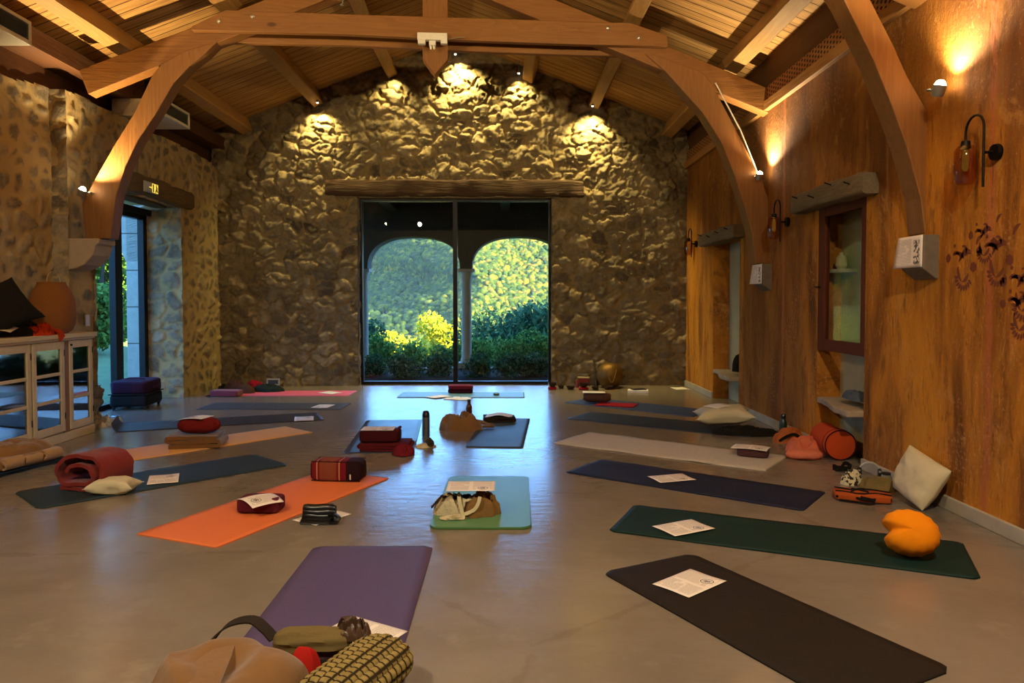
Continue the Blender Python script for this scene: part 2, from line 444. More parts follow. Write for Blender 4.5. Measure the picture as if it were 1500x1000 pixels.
def m_ochre():
    t = NT('distressed ochre plaster')
    v = t.coord(); vs = t.coord((1, 2.2, .42)); vf = t.coord((1, 11, 2.2))
    big = t.noise(vs, 1.15, 5, .6, .6); mid = t.noise(t.coord((1, 3, .8), loc=(0, 3, 1)), 2.6, 6, .68, .4); fine = t.noise(vf, 3.2, 6, .72)
    c = t.ramp(big, [(.28, hexc('#54300f')), (.40, hexc('#8d5618')), (.52, hexc('#bf7a1e')), (.64, hexc('#cf8a22')), (.78, hexc('#94601c'))])
    c = t.mix(t.m('MULTIPLY', t.step(mid, .52, .70), .75), c, hexc('#7a4c20'))
    c = t.mix(t.m('MULTIPLY', t.step(fine, .55, .74), .55), c, hexc('#d9a85a'))
    c = t.mix(t.m('MULTIPLY', t.step(t.noise(vf, 4.4, 5, .75, .3), .60, .72), .6), c, hexc('#4a3018'))
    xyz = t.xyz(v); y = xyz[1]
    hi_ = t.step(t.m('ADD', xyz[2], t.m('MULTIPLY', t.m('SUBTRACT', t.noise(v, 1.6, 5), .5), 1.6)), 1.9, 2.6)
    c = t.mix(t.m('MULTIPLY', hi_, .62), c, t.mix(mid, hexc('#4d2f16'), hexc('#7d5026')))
    pp = t.step(t.noise(t.coord((1, 2.0, 1.1), loc=(7, 2, 4)), 2.4, 6, .7, .8), .56, .66); c = t.mix(t.m('MULTIPLY', pp, .45), c, hexc('#c9914a'))
    bay = t.m('MULTIPLY', t.step(y, 6.9, 7.2), t.m('SUBTRACT', 1, t.step(y, 8.85, 8.95)))       # the browner panel between the two niches
    c = t.mix(t.m('MULTIPLY', bay, t.m('ADD', .35, t.m('MULTIPLY', mid, .5))), c, hexc('#6d4626'))
    for yy in (4.36, 7.62):                                                                      # salmon seams between panels
        d = t.m('ABSOLUTE', t.m('SUBTRACT', t.m('ADD', y, t.m('MULTIPLY', t.m('SUBTRACT', mid, .5), .12)), yy))
        c = t.mix(t.m('MULTIPLY', t.m('SUBTRACT', 1, t.step(d, .008, .05)), .75), c, hexc('#b4663c'))
    dk = t.noise(t.coord((1, 7, 1.6), loc=(0, 5, 2)), 2.3, 6, .75, .5); c = t.mix(t.m('MULTIPLY', t.step(dk, .54, .66), .6), c, hexc('#5c3a18'))
    sp = t.noise(v, 38, 4, .7); c = t.mix(t.m('MULTIPLY', t.step(sp, .62, .70), .45), c, hexc('#e0b070'))
    rub = t.m('MULTIPLY', t.step(t.noise(v, 1.7, 4), .52, .62), .5); c = t.mix(t.m('MULTIPLY', rub, t.step(sp, .5, .65)), c, hexc('#c88f5c'))
    h = t.m('ADD', t.noise(v, 22, 6, .7), t.m('MULTIPLY', fine, .6))
    t.bsdf(c, t.m('ADD', .6, t.m('MULTIPLY', mid, .3)), normal=t.bump(h, .7, .02), spec=.25); return t.mat
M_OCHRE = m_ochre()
def m_floor():
    t = NT('waxed concrete'); v = t.coord()
    a = t.noise(v, .8, 6, .62, .5); b = t.noise(v, 3.2, 6, .65); f = t.noise(v, 30, 4)
    c = t.ramp(a, [(.3, hexc('#6c6257')), (.5, hexc('#7b7064')), (.7, hexc('#867c70'))])
    c = t.mix(t.m('MULTIPLY', t.step(b, .55, .72), .35), c, hexc('#978c7c'))
    c = t.mix(t.m('MULTIPLY', t.step(t.noise(v, 1.9, 5, .6, 1.0), .60, .70), .28), c, hexc('#75654f'))
    c = t.mix(t.m('MULTIPLY', f, .15), c, hexc('#6f604c'))
    ck = t.vor(t.coord(loc=(3, 1, 0)), .35, 'DISTANCE_TO_EDGE')
    ck2 = t.m('ADD', ck, t.m('MULTIPLY', t.m('SUBTRACT', b, .5), .08))
    c = t.mix(t.m('MULTIPLY', t.m('SUBTRACT', 1, t.step(ck2, .0, .006)), .25), c, hexc('#5a4c3c'))
    h = t.m('ADD', t.noise(t.coord((1.0, 2.2, 1)), 7, 4, .5), t.m('MULTIPLY', b, .6))
    ro = t.m('ADD', .16, t.m('MULTIPLY', t.noise(v, 5, 5, .7), .14))
    t.bsdf(c, ro, normal=t.bump(h, .10, .02), spec=1.0); return t.mat
def m_ceil():
    t = NT('rough sawn ceiling boards'); v = t.coord(); q = t.xyz(v)
    bw = .17; yb = t.m('DIVIDE', q[1], bw); i = t.m('FLOOR', yb); fr = t.m('FRACT', yb)
    rn = t.m('FRACT', t.m('MULTIPLY', t.m('SINE', t.m('MULTIPLY', i, 12.99)), 4375.5))
    sh = t.m('ADD', q[0], t.m('MULTIPLY', rn, 7.3))
    cv = t.n('ShaderNodeCombineXYZ'); t.l(t.m('MULTIPLY', sh, .9), cv.inputs[0]); t.l(t.m('MULTIPLY', q[1], 16), cv.inputs[1]); t.l(t.m('MULTIPLY', i, 3.7), cv.inputs[2])
    g = t.noise(cv.outputs[0], 1.6, 6, .65, .4)
    c = t.ramp(g, [(.3, hexc('#8a5f30')), (.55, hexc('#b98c4e')), (.75, hexc('#cfa566'))])
    c = t.mix(t.m('MULTIPLY', rn, .35), c, hexc('#96703c'))
    pit = t.step(t.noise(cv.outputs[0], 4.5, 3, .8), .64, .74); c = t.mix(t.m('MULTIPLY', pit, .7), c, hexc('#4e3216'))
    e_ = t.m('MINIMUM', fr, t.m('SUBTRACT', 1, fr)); gap = t.step(e_, .015, .05)
    c = t.mix(gap, hexc('#1c1008'), c)
    h = t.m('ADD', t.m('MULTIPLY', gap, 1.5), t.m('MULTIPLY', g, .3))
    t.bsdf(c, .75, normal=t.bump(h, .6, .02), spec=.25); return t.mat
M_FLOOR = m_floor(); M_CEIL = m_ceil()
W_TRUSS = {a: wood('oak truss', hexc('#774a20'), hexc('#976832'), a, 1.0, .55, bump=.2) for a in 'xyz'}
W_PURL = wood('pale purlin', hexc('#a87c42'), hexc('#cda262'), 'y', 1.0, .65)
W_DARK = {a: wood('dark eaves timber', hexc('#4a2c16'), hexc('#6b4322'), a, 1.0, .7) for a in 'xyz'}
W_OLD = {a: wood('weathered lintel', hexc('#5a4630'), hexc('#86704c'), a, 1.3, .85, bump=.9, worn=.4) for a in 'xyz'}
M_WHITEPL = plain('white paint', hexc('#c9c4b8'), .5)
M_BLACKM = plain('black metal', hexc('#0d0d0e'), .4, .6)
M_IRON = plain('dark iron', hexc('#1c1613'), .5, .8)
# --- floor
fb = MB(); fb.bb(-5.06, 3.2, -3.3, 12.25, -.15, 0)
o = fb.build('floor', M_FLOOR); o['kind'] = 'structure'
# --- stone walls
def stone_face(g, org, uv, vv, nv, U0, U1, V0, V1, step, su, sv, amp, seed, maskf=None, mort=(.05, .16), recess=.6, bulge=0.0):
    nu = int((U1-U0)/step)+1; nw = int((V1-V0)/step)+1
    u = np.linspace(U0, U1, nu)[:, None]+np.zeros((1, nw)); v = np.linspace(V0, V1, nw)[None, :]+np.zeros((nu, 1))
    wu = (fbm(u*2.3, v*2.3, seed+1, 4)-.5)*.30+(fbm(u*9, v*9, seed+31, 3)-.5)*.09
    wv = (fbm(u*2.3, v*2.3, seed+2, 4)-.5)*.30+(fbm(u*9, v*9, seed+32, 3)-.5)*.09
    f1, f2, idv = worley((u+wu)/su, (v+wv)/sv, seed)
    st = sstep(f2-f1, mort[0], mort[1])
    dome = np.clip(1-f1*1.1, 0, 1)
    rough = fbm(u*11, v*11, seed+7, 5); r2 = fbm(u*28, v*28, seed+8, 3)
    tilt = (vnoise(u*3.1, v*3.1, seed+70)-.5)
    out = (idv*recess+(1-recess))
    h = amp*(st*(.50+.25*dome)*out*1.25+st*(rough-.5)*.95+(r2-.5)*.38+tilt*.5*st+(fbm(u*.9, v*.9, seed+9, 3)-.5)*.8)
    if bulge: h = h+bulge*(fbm(u*.55+3, v*.55, seed+19, 2)-.5)
    org = np.array(org, float); P = org+u[..., None]*np.array(uv, float)+v[..., None]*np.array(vv, float)+h[..., None]*np.array(nv, float)
    m = None
    if maskf is not None:
        uc = (u[:-1, :-1]+u[1:, 1:])/2; vc = (v[:-1, :-1]+v[1:, 1:])/2; m = maskf(uc, vc)
    g.add(P, m, {'st': st*(.35+.65*sstep(rough, .25, .5)), 'cr': idv})
WX0, WX1, WZ1 = -2.33, 0.74, 2.98                       # big window opening
g = Grid()
def mback(u, v):
    k = (v < RZ-SL*np.abs(u-RX)+.05)
    return k & ~((u > WX0-.0) & (u < WX1+.0) & (v < WZ1))
stone_face(g, (0, YB, 0), (1, 0, 0), (0, 0, 1), (0, -1, 0), XL-.1, XR+.05, -.02, 5.5, .018, .27, .165, .080, 11, mback, (.05, .15))
# jambs and head of the opening
stone_face(g, (WX0, YB-.03, 0), (0, 1, 0), (0, 0, 1), (1, 0, 0), 0, .30, -.02, WZ1, .03, .3, .2, .02, 61)
stone_face(g, (WX1, YB-.03, 0), (0, 1, 0), (0, 0, 1), (-1, 0, 0), 0, .30, -.02, WZ1, .03, .3, .2, .02, 62)
yb0, yb1 = YB+.06, YB+.5
g.slab(-5.3, WX0, yb0, yb1, -.1, 4.0); g.slab(WX1, 3.3, yb0, yb1, -.1, 4.0); g.slab(WX0, WX1, yb0, yb1, WZ1, 4.0)
for i in range(14):
    x0 = -4.6+i*.54; x1 = x0+.54; zt = min(roofz(x0), roofz(x1))+.02
    g.slab(x0, x1, yb0, yb1, 4.0, max(4.02, zt))
o = g.build('wall_back', M_STONE_B); o['kind'] = 'structure'
# left wall
DY0, DY1, DZ1 = 8.12, 10.30, 2.62
XG = -4.99                                             # plane of the left door frame
g = Grid()
wtop = lambda u: 3.48+.06*(vnoise(u*2.0, 0*u, 4)-.5)*2
stone_face(g, (XLN, 0, 0), (0, 1, 0), (0, 0, 1), (1, 0, 0), 2.0, 7.70, -.02, 3.62, .022, .24, .17, .030, 21, lambda u, v: v < wtop(u), (.22, .48), .8, .09)
stone_face(g, (XL, 0, 0), (0, 1, 0), (0, 0, 1), (1, 0, 0), 7.66, 11.85, -.02, 3.62, .020, .24, .17, .030, 22,
           lambda u, v: (v < wtop(u)) & ~((u > DY0) & (u < DY1) & (v < DZ1+.0)), (.22, .48), .8, .06)
stone_face(g, (XLN-.05, 7.66, 0), (1, 0, 0), (0, 0, 1), (0, -1, 0), 0, .20, -.02, 3.5, .025, .3, .2, .02, 24)
stone_face(g, (XG-.03, DY1, 0), (1, 0, 0), (0, 0, 1), (0, -1, 0), 0, .55, -.02, DZ1+.02, .022, .28, .19, .035, 25, None, (.06, .22))
stone_face(g, (XG-.25, DY0, 0), (1, 0, 0), (0, 0, 1), (0, 1, 0), 0, .77, -.02, DZ1+.02, .03, .28, .19, .03, 26, None, (.06, .22))
g.slab(-5.25, XLN-.08, -3.3, 7.7, -.1, 3.5); g.slab(-5.25, XL-.08, 7.66, DY0-.06, -.1, 3.5); g.slab(-5.02, XL-.08, DY1+.06, 12.2, -.1, 3.5)
g.slab(-5.25, XL-.08, DY0-.06, DY1+.06, DZ1+.05, 3.5)
# bulging foot of the pier
stone_face(g, (XL+.02, 0, 0), (0, 1, 0), (0, 0, 1), (1, 0, 0), 7.7, 8.16, -.02, .42, .02, .16, .12, .10, 28, None, (.06, .22))
o = g.build('wall_left', M_STONE_L); o['kind'] = 'structure'
# right wall: plaster with two niches
N1 = (5.87, 6.77, 2.20); N2 = (9.03, 10.16, 2.13)      # near and far niche: y0, y1, top
ND = 3.09
rb = MB()
def rwall(y0, y1, z0, z1): rb.bb(XR, 3.35, y0, y1, z0, z1)
rwall(-3.3, N1[0], -.1, 3.45); rwall(N1[1], N2[0], -.1, 3.45); rwall(N2[1], 12.2, -.1, 3.45)
rwall(N1[0], N1[1], N1[2], 3.45); rwall(N2[0], N2[1], N2[2], 3.45)
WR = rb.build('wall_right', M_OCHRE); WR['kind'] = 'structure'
# niche backs are a paler greenish limewash
M_LIME = NT('greenish limewash'); _v = M_LIME.coord()
M_LIME.bsdf(M_LIME.mix(M_LIME.noise(_v, 3, 5, .6), hexc('#8f8a66'), hexc('#b9b48f')), .85, normal=M_LIME.bump(M_LIME.noise(_v, 25, 5), .3, .02)); M_LIME = M_LIME.mat
nb = MB(); nb.bb(ND, ND+.25, N1[0]-.05, N1[1]+.05, -.1, N1[2]+.1, 0); nb.bb(ND, ND+.25, N2[0]-.05, N2[1]+.05, -.1, N2[2]+.1, 0)
nb.build('niche_back', M_LIME, WR)
# near wall behind the viewer
wf = MB(); wf.bb(-5.25, 3.35, -3.5, -3.2, -.1, 5.6); o = wf.build('wall_front', plain('sand plaster', hexc('#a58a5c'), .9)); o['kind'] = 'structure'
# roof
cb = MB()
for x0, x1 in ((-5.35, RX), (RX, 3.45)):
    a, b = roofz(x0), roofz(x1)
    cb.prism([(x0, a), (x1, b), (x1, b+.14), (x0, a+.14)], lambda p, q: Vector((p, -3.5, q)), Vector((0, 15.9, 0)))
o = cb.build('ceiling', M_CEIL); o['kind'] = 'structure'
# eaves: dark timbers on the left wall top, cornice with lattice on the right
eb = MB(); eb.bb(-4.95, -4.70, -3.2, YB+.1, 3.46, 4.05); eb.bb(-4.72, -4.40, -3.2, YB-.02, 3.72, 3.90)
o = eb.build('trim_1', W_DARK['y']); tag(o, kind='structure')
eb = MB(); eb.bb(XR+.02, 3.3, -3.2, YB+.1, 3.44, 4.1); o = eb.build('trim_2', W_DARK['y']); tag(o, kind='structure')
eb = MB(); eb.bb(XR-.05, XR+.03, -3.2, YB-.03, 3.415, 3.52); o = eb.build('trim_3', wood('cornice board', hexc('#9b6a34'), hexc('#b98648'), 'y'), bevel=.006); tag(o, kind='structure')
t = NT('perforated terracotta band'); v = t.coord(); q = t.xyz(v)
fa = t.m('ABSOLUTE', t.m('SUBTRACT', t.m('FRACT', t.m('MULTIPLY', q[1], 16)), .5)); fz = t.m('ABSOLUTE', t.m('SUBTRACT', t.m('FRACT', t.m('ADD', t.m('MULTIPLY', q[2], 22), t.m('MULTIPLY', t.m('FLOOR', t.m('MULTIPLY', q[1], 16)), .5))), .5))
hole = t.step(t.m('ADD', fa, fz), .30, .40)
t.bsdf(t.mix(hole, hexc('#2a150a'), hexc('#9c6a3c')), .8, normal=t.bump(hole, .8, .02)); M_LAT = t.mat
eb = MB(); eb.bb(XR-.015, XR+.02, -3.2, YB-.04, 3.52, 3.68); o = eb.build('trim_4', M_LAT); tag(o, kind='structure')
# skirting on the right
M_SKIRT = plain('dusty skirting', hexc('#a39a88'), .7, var=.25, scale=8)
for k, (a, b) in enumerate(((-3.2, N1[0]-.005), (N1[1]+.005, N2[0]-.005), (N2[1]+.005, YB-.05))):
    s_ = MB(); s_.bb(XR-.022, XR+.004, a, b, 0, .085); o = s_.build('baseboard_%s' % ('right_near', 'right_middle', 'right_far')[k], M_SKIRT, bevel=.004); o['kind'] = 'structure'
# ------------------------------------------------------------------ stencil motifs on the right wall (painted on)
def stencil():
    mb = MB()
    def leafy(cy, cz, a, ln, wd, curl):
        pts = []; n = 9; L_, R_ = [], []
        for i in range(n):
            s = i/(n-1); ang = a+curl*s; 
            if i == 0: p = [cy, cz]
            else: p = [p[0]+math.cos(ang)*ln/n, p[1]+math.sin(ang)*ln/n]
            w = wd*math.sin(math.pi*min(1, s*.85+.12)); L_.append((p[0]-math.sin(ang)*w, p[1]+math.cos(ang)*w)); R_.append((p[0]+math.sin(ang)*w, p[1]-math.cos(ang)*w))
        vs = [(XR-.0015, y, z) for y, z in L_+R_]; fs = [(i, i+1, n+i+1, n+i) for i in range(n-1)]
        mb.add(vs, fs)
    def blob(cy, cz, r, seed):
        rr = random.Random(seed); vs = [(XR-.0015, cy, cz)]; n = 22
        for i in range(n):
            a = 2*math.pi*i/n; k = r*(.78+.3*(i % 2)*rr.random()+.15*rr.random()); vs.append((XR-.0015, cy+k*math.cos(a), cz+k*math.sin(a)))
        mb.add(vs, [(0, 1+i, 1+(i+1) % n) for i in range(n)])
    def motif(px, py, k, seed):
        c = PX(px, py, XR); rr = random.Random(seed)
        for (dy, dz, r) in ((.17, .03, .030), (-.10, -.04, .036), (.10, .11, .014)): blob(c.y+dy*k, c.z+dz*k, r*k, seed+int(dy*100))
        for i in range(9):
            a = -2.7+i*.33; leafy(c.y+.055*k*math.cos(a), c.z-.10*k+.055*k*math.sin(a), a, .05*k, .011*k, .5)
        for (dy, dz, a, l_, w_, cu) in ((.05, .0, 1.9, .17, .014, 1.6), (.0, .02, 1.2, .15, .012, -1.8), (.12, .05, 2.2, .12, .012, 2.2), (-.07, .06, .9, .16, .012, -2.4), (-.13, .10, 1.6, .10, .014, 1.4), (.06, -.03, -1.4, .13, .014, -1.0), (-.05, -.08, -1.3, .10, .014, 1.1), (.02, .1, 2.6, .10, .01, 2.6)):
            leafy(c.y+dy*k, c.z+dz*k, a, l_*k, w_*k, cu)
    for px, py, k, s in ((1412, 383, .95, 1), (1462, 372, 1.0, 2), (1500, 420, 1.0, 3), (1560, 440, 1.0, 4), (1443, 348, .8, 5), (1496, 452, .9, 6)): motif(px, py, k, s)
    mb.build('stencilled_flowers', plain('oxblood stencil paint', hexc('#6b3019'), .7, var=.3, scale=50), WR, label='dark red stencilled flower motifs')
stencil()
# ------------------------------------------------------------------ big window
M_GLASS = glass('window glass', (.93, .96, .94, 1), 1.45)
YW = YB+.16
fr = MB(); ft = .045
fr.bb(WX0, WX0+ft, YW-.03, YW+.05, 0, WZ1); fr.bb(WX1-ft, WX1, YW-.03, YW+.05, 0, WZ1); fr.bb(WX0+ft, WX1-ft, YW-.03, YW+.05, WZ1-.05, WZ1)
fr.bb(WX0+ft, WX1-ft, YW-.03, YW+.05, 0, .05); xm = -.80; fr.bb(xm-.035, xm+.035, YW-.035, YW+.05, .05, WZ1-.05)
W1 = fr.build('window_1', M_BLACKM); W1['kind'] = 'structure'
gp = MB(); gp.bb(WX0+ft, xm-.035, YW+.008, YW+.014, .05, WZ1-.05); gp.build('pane', M_GLASS, W1)
gp = MB(); gp.bb(xm+.035, WX1-ft, YW+.008, YW+.014, .05, WZ1-.05); gp.build('pane', M_GLASS, W1)
# left glazed door
fr = MB()
def gpost(y0, y1): fr.bb(XG-.03, XG+.05, y0, y1, 0, DZ1-.05)
gpost(DY0, DY0+.09); gpost(9.43, 9.60); gpost(DY1-.13, DY1-.03); fr.bb(XG-.03, XG+.05, DY0, DY1-.03, DZ1-.17, DZ1-.02); fr.bb(XG-.03, XG+.05, DY0, DY1-.03, 0, .06)
fr.bb(XG+.05, XG+.11, 8.9, DY1+.02, DZ1-.11, DZ1-.03)
D1 = fr.build('door_1', M_BLACKM); D1['kind'] = 'structure'
gp = MB(); gp.bb(XG+.005, XG+.011, DY0+.09, 9.43, .06, DZ1-.17); gp.build('pane', glass('door glass', (.90, .97, .95, 1), 1.45), D1)
gp = MB(); gp.bb(XG+.005, XG+.011, 9.60, DY1-.13, .06, DZ1-.17); gp.build('pane', bpy.data.materials['door glass'], D1)
# ------------------------------------------------------------------ lintels (rough old beams)
def rough_beam(name, label, c, d, axis, mat, seed, amp=.018, cat='lintel'):
    """hewn beam: subdivided box with lumpy faces"""
    L = d['xyz'.index(axis)]; oth = [d[i] for i in range(3) if i != 'xyz'.index(axis)]
    n = max(12, int(L/.05)); K = 20; mb = MB(); P = []
    for k in range(K):
        a = 2*math.pi*(k+.5)/K; row = []
        ca, sa = math.cos(a), math.sin(a); e_ = .25
        u = math.copysign(abs(ca)**e_, ca)*oth[0]/2; w = math.copysign(abs(sa)**e_, sa)*oth[1]/2
        for i in range(n+1):
            s = -L/2+L*i/n; q = (float(fbm(s*4+seed*3, a*1.1+seed, seed, 4))-.5)*2*amp; q2 = (float(fbm(s*1.2, seed*2.2, seed+4, 2))-.5)*amp*2
            e = 1.0 if 0 < i < n else .9
            p = [u*(1+q/(oth[0]/2))*e+q2*.5, w*(1+q/(oth[1]/2))*e+q2]; p.insert('xyz'.index(axis), s+(0 if 0 < i < n else q*.8)); row.append((p[0]+c[0], p[1]+c[1], p[2]+c[2]))
        P.append(row)
    gridmesh(mb, P, wrap_u=True)
    nn = n+1; mb.f.append(tuple(k*nn for k in range(K))); mb.mi.append(0); mb.f.append(tuple(k*nn+n for k in reversed(range(K)))); mb.mi.append(0)
    o = mb.build(name, mat, smooth=True); 
    if label: tag(o, label, cat)
    return o
rough_beam('timber_lintel', 'long dark rough-hewn beam above the big arched-view window', (-.79, YB-.01, 3.115), (4.05, .22, .25), 'x', wood('charred lintel', hexc('#3d2a1a'), hexc('#5c4227'), 'x', 1.3, .85, bump=.9, worn=.4), 3, .022)
rough_beam('timber_lintel', 'old brown timber lintel over the glazed side door on the left', (XL-.03, 9.45, 2.76), (.22, 2.35, .25), 'y', W_OLD['y'], 5)
rough_beam('timber_lintel', 'inner soffit board above the glazed side door, behind the lintel', (XG+.22, 9.25, 2.69), (.20, 2.3, .12), 'y', W_OLD['y'], 6, .008)
def niche_lintel(label, y0, y1, z0, z1, seed):
    o = rough_beam('timber_lintel', label, (XR-.02, (y0+y1)/2, (z0+z1)/2), (.24, y1-y0, z1-z0), 'y', wood('grey niche lintel', hexc('#6a5a44'), hexc('#8f7f60'), 'y', 1.6, .85, bump=.9, worn=.4), seed, .014)
    rr = random.Random(seed)
    for i in range(4):
        yy = y0+(y1-y0)*(.12+.25*i); zz = z0+(z1-z0)*(.4+.4*rr.random()); m = MB(); m.tube([(XR-.12, yy, zz), (XR-.19, yy+.02, zz+.03)], .006, 6); m.build('nail', M_IRON, o)
    return o
niche_lintel('weathered grey lintel with nails over the nearer niche with glazed frame', 5.68, 7.08, 2.175, 2.345, 8)
niche_lintel('weathered grey lintel over the farther open niche by the back wall', 8.86, 10.50, 2.11, 2.28, 9)
# ------------------------------------------------------------------ niches: stone shelf slabs, glazed frame
def live_shelf(label, y0, y1, z, seed):
    n = 26; mb = MB(); prof = []
    for i in range(n+1):
        s = i/n; y = y1-(y1-y0)*s; w = .02+.14*sstep(np.array(s), .1, .75)+.05*(float(fbm(s*5, seed, seed, 3))-.5); prof.append((XR-float(w)+.03, y))
    poly = [(ND-.002, y0), (ND-.002, y1)]+prof
    mb.prism(poly, lambda a, b: Vector((a, b, z-.05)), Vector((0, 0, .055)))
    o = mb.build('stone_shelf', plain('live edge stone', hexc('#9a8a74'), .8, var=.3, scale=14), bevel=.012); return tag(o, label, 'shelf')
live_shelf('pale live-edge stone shelf in the nearer niche', N1[0]+.004, N1[1]-.004, .46, 3)
live_shelf('pale live-edge stone shelf in the farther niche', N2[0]+.004, N2[1]-.004, .40, 4)
W_RED = {a: wood('red brown joinery', hexc('#4d1f10'), hexc('#6b3018'), a, 1.5, .8, False, .1) for a in 'yz'}
t_ = thing('glazed_cabinet_frame', 'dark red wooden frame with one tall pane in the nearer niche', 'cabinet frame', (XR+.02, (N1[0]+N1[1])/2, .90))
a, b = N1[0]+.004, N1[1]-.004
for y0, y1 in ((a, a+.075), (b-.13, b)): m = MB(); m.bb(XR, XR+.05, y0, y1, .90, 2.195); m.build('stile', W_RED['z'], t_, bevel=.004)
for z0, z1 in ((.90, 1.0), (2.10, 2.195)): m = MB(); m.bb(XR+.002, XR+.048, a+.075, b-.13, z0, z1); m.build('rail', W_RED['y'], t_, bevel=.004)
m = MB(); m.bb(XR+.02, XR+.026, a+.075, b-.13, 1.0, 2.10); m.build('pane', glass('cabinet glass', (.90, .90, .86, 1), 1.18, .02, .03), t_)
m = MB(); m.tube([(XR-.005, b-.06, 1.47), (XR-.04, b-.06, 1.47)], .008, 8); m.tube([(XR-.035, b-.10, 1.47), (XR-.035, b-.02, 1.475)], .008, 8); m.build('handle', M_IRON, t_)
# small soap-shelf inside the glazed niche
m = MB(); m.bb(XR+.06, ND, b-.30, b-.01, 1.60, 1.63); m.lathe([(.03, 0), (.05, .03), (.045, .10), (.02, .13), (.018, .15)], 16, Matrix.Translation((XR+.14, b-.16, 1.63)))
o = m.build('wall_bracket', M_LIME); tag(o, 'small pale bracket shelf with jar behind the niche pane', 'bracket')
# ------------------------------------------------------------------ purlins
pl = [(-4.12, 'leftmost pale purlin, low over the left wall'), (-3.00, 'second pale purlin from the left wall'), (-1.83, 'pale purlin just left of the ridge'), (.42, 'pale purlin just right of the ridge'), (1.46, 'second pale purlin from the right wall'), (2.62, 'rightmost pale purlin, low over the cornice')]
for k, (x, lb) in enumerate(pl):
    sg = -1 if x > RX else 1; ang = math.atan(SL)*sg; n = 60; mb = MB(); P = []
    prof = [(-.085, 0), (-.085, -.19), (-.072, -.21), (.072, -.21), (.085, -.19), (.085, 0)]
    ca, sa = math.cos(ang), math.sin(ang)
    for (u, w) in prof:
        row = []
        for i in range(n+1):
            y = -3.0+(YB+.02+3.0)*i/n; q = (float(fbm(y*1.6+k*9, u*9+k, 40+k, 3))-.5)*.035 if w < -.1 else 0
            uu = u*(1+q*4); ww = w+q; row.append((x+uu*ca-ww*sa*0-ww*(-sa)*0 + (uu*ca-uu*ca), y, 0))
            row[-1] = (x+uu*ca-ww*sa, y, roofz(x)+uu*sa+ww*ca-.002)
        P.append(row)
    gridmesh(mb, P, wrap_u=True); nn = n+1
    for j in (0, n): mb.f.append(tuple(q*nn+j for q in range(6))); mb.mi.append(0)
    tag(mb.build('purlin', W_PURL), lb, 'beam', 'roof purlins')
# ------------------------------------------------------------------ trusses
TS = .055                                               # the trusses stand slightly askew
tv = Vector((1, TS, 0)).normalized(); tn = Vector((-TS, 1, 0)).normalized()
def TP(px, py, y0=7.87):
    """picture point on the plane of a truss -> (s along the truss, z)"""
    o0 = Vector((RX, y0, 0)); r = ray(px, py); k = ((o0-EYEV).dot(tn))/r.dot(tn); p = EYEV+r*k
    return ((p-o0).dot(tv), p.z)
T_COLLAR = [TP(*p) for p in ((283, 47), (283, 41), (333, 17), (500, 23), (700, 29), (923, 36), (975, 54), (977, 70), (840, 67), (700, 62), (500, 52))]
def line(p, q, s): return p[1]+(q[1]-p[1])*(s-p[0])/(q[0]-p[0])
a1, a2 = TP(127, 137), TP(300, 68); b1, b2 = TP(113, 101), TP(283, 37)
c1, c2 = TP(1133, 167), TP(900, 72); d1, d2 = TP(1140, 133), TP(1000, 75)
T_RL = [b1, (a1[0], a1[1]), a2, (-.02, line(a1, a2, -.02)), (-.02, line(b1, b2, -.02))]
T_RR = [d1, c1, c2, (.02, line(c1, c2, .02)), (.02, line(d1, d2, .02))]
T_KING = [TP(*p) for p in ((619, 84), (634, 104), (637, 108), (640, 104), (656, 86))]
T_KING += [(T_KING[-1][0], 5.1), (T_KING[0][0], 5.1)]
T_BL = [TP(*p) for p in ((126, 349), (121, 325), (119, 298), (135, 268), (165, 215), (197, 163), (222, 110), (237, 92), (270, 74), (303, 64), (318, 60), (300, 78), (278, 95), (254, 121), (228, 166), (202, 205), (184, 243), (170, 285), (161, 349))]
T_BR = [TP(*p) for p in ((1133, 386), (1133, 335), (1128, 296), (1116, 262), (1079, 190), (1043, 122), (1030, 105), (960, 80), (945, 78), (975, 104), (1002, 134), (1030, 165), (1058, 210), (1077, 258), (1094, 312), (1103, 345), (1108, 386))]
T_BR2 = [TP(px, py, 4.83) for px, py in ((1373, 342), (1373, 230), (1370, 180), (1330, 110), (1310, 65), (1277, 0), (1230, -80), (1180, -150), (1115, -215), (1090, -215), (1145, -130), (1200, -60), (1238, 0), (1280, 85), (1310, 160), (1330, 215), (1350, 290), (1356, 342))]
def truss(label, y0, br, lab2):
    o = thing('roof_truss', label, 'roof truss', (RX, y0, 3.4))
    def part(name, poly, off, th, axis, bev=.008):
        mb = MB(); o0 = Vector((RX, y0, 0))
        mb.prism(poly, lambda s, z: o0+tv*s+tn*off+Vector((0, 0, z)), tn*th); return mb.build(name, W_TRUSS[axis], o, bevel=bev)
    c = part('collar_beam', T_COLLAR, -.05, .075, 'x'); part('collar_beam', [(s, z-.03) for s, z in T_COLLAR], .20, .075, 'x')
    part('rafter', T_RL, .03, .165, 'x'); part('rafter', T_RR, .03, .165, 'x')
    part('king_post', T_KING, .028, .168, 'z')
    part('curved_brace', T_BL, .01, .19, 'z'); part('curved_brace', br, .01, .19, 'z')
    for (px, py) in ((372, 27), (323, 34), (889, 44), (934, 58)):
        s, z = TP(px, py); p = Vector((RX, y0, 0))+tv*s+tn*-.052+Vector((0, 0, z)); m = MB(); m.lathe([(.022, 0), (.022, .010), (.012, .016), (.0, .018)], 12, Matrix.Translation(p) @ Matrix.Rotation(R(90), 4, 'X')); m.build('bolt', plain('steel bolt', hexc('#b8b2a6'), .35, .9), o)
    return o
T1 = truss('full orange-brown roof truss with collar beam, halfway down the room', 7.87, T_BR, '')
T2 = truss('nearest roof truss, its curved brace rising at the upper right', 4.83, T_BR2, '')
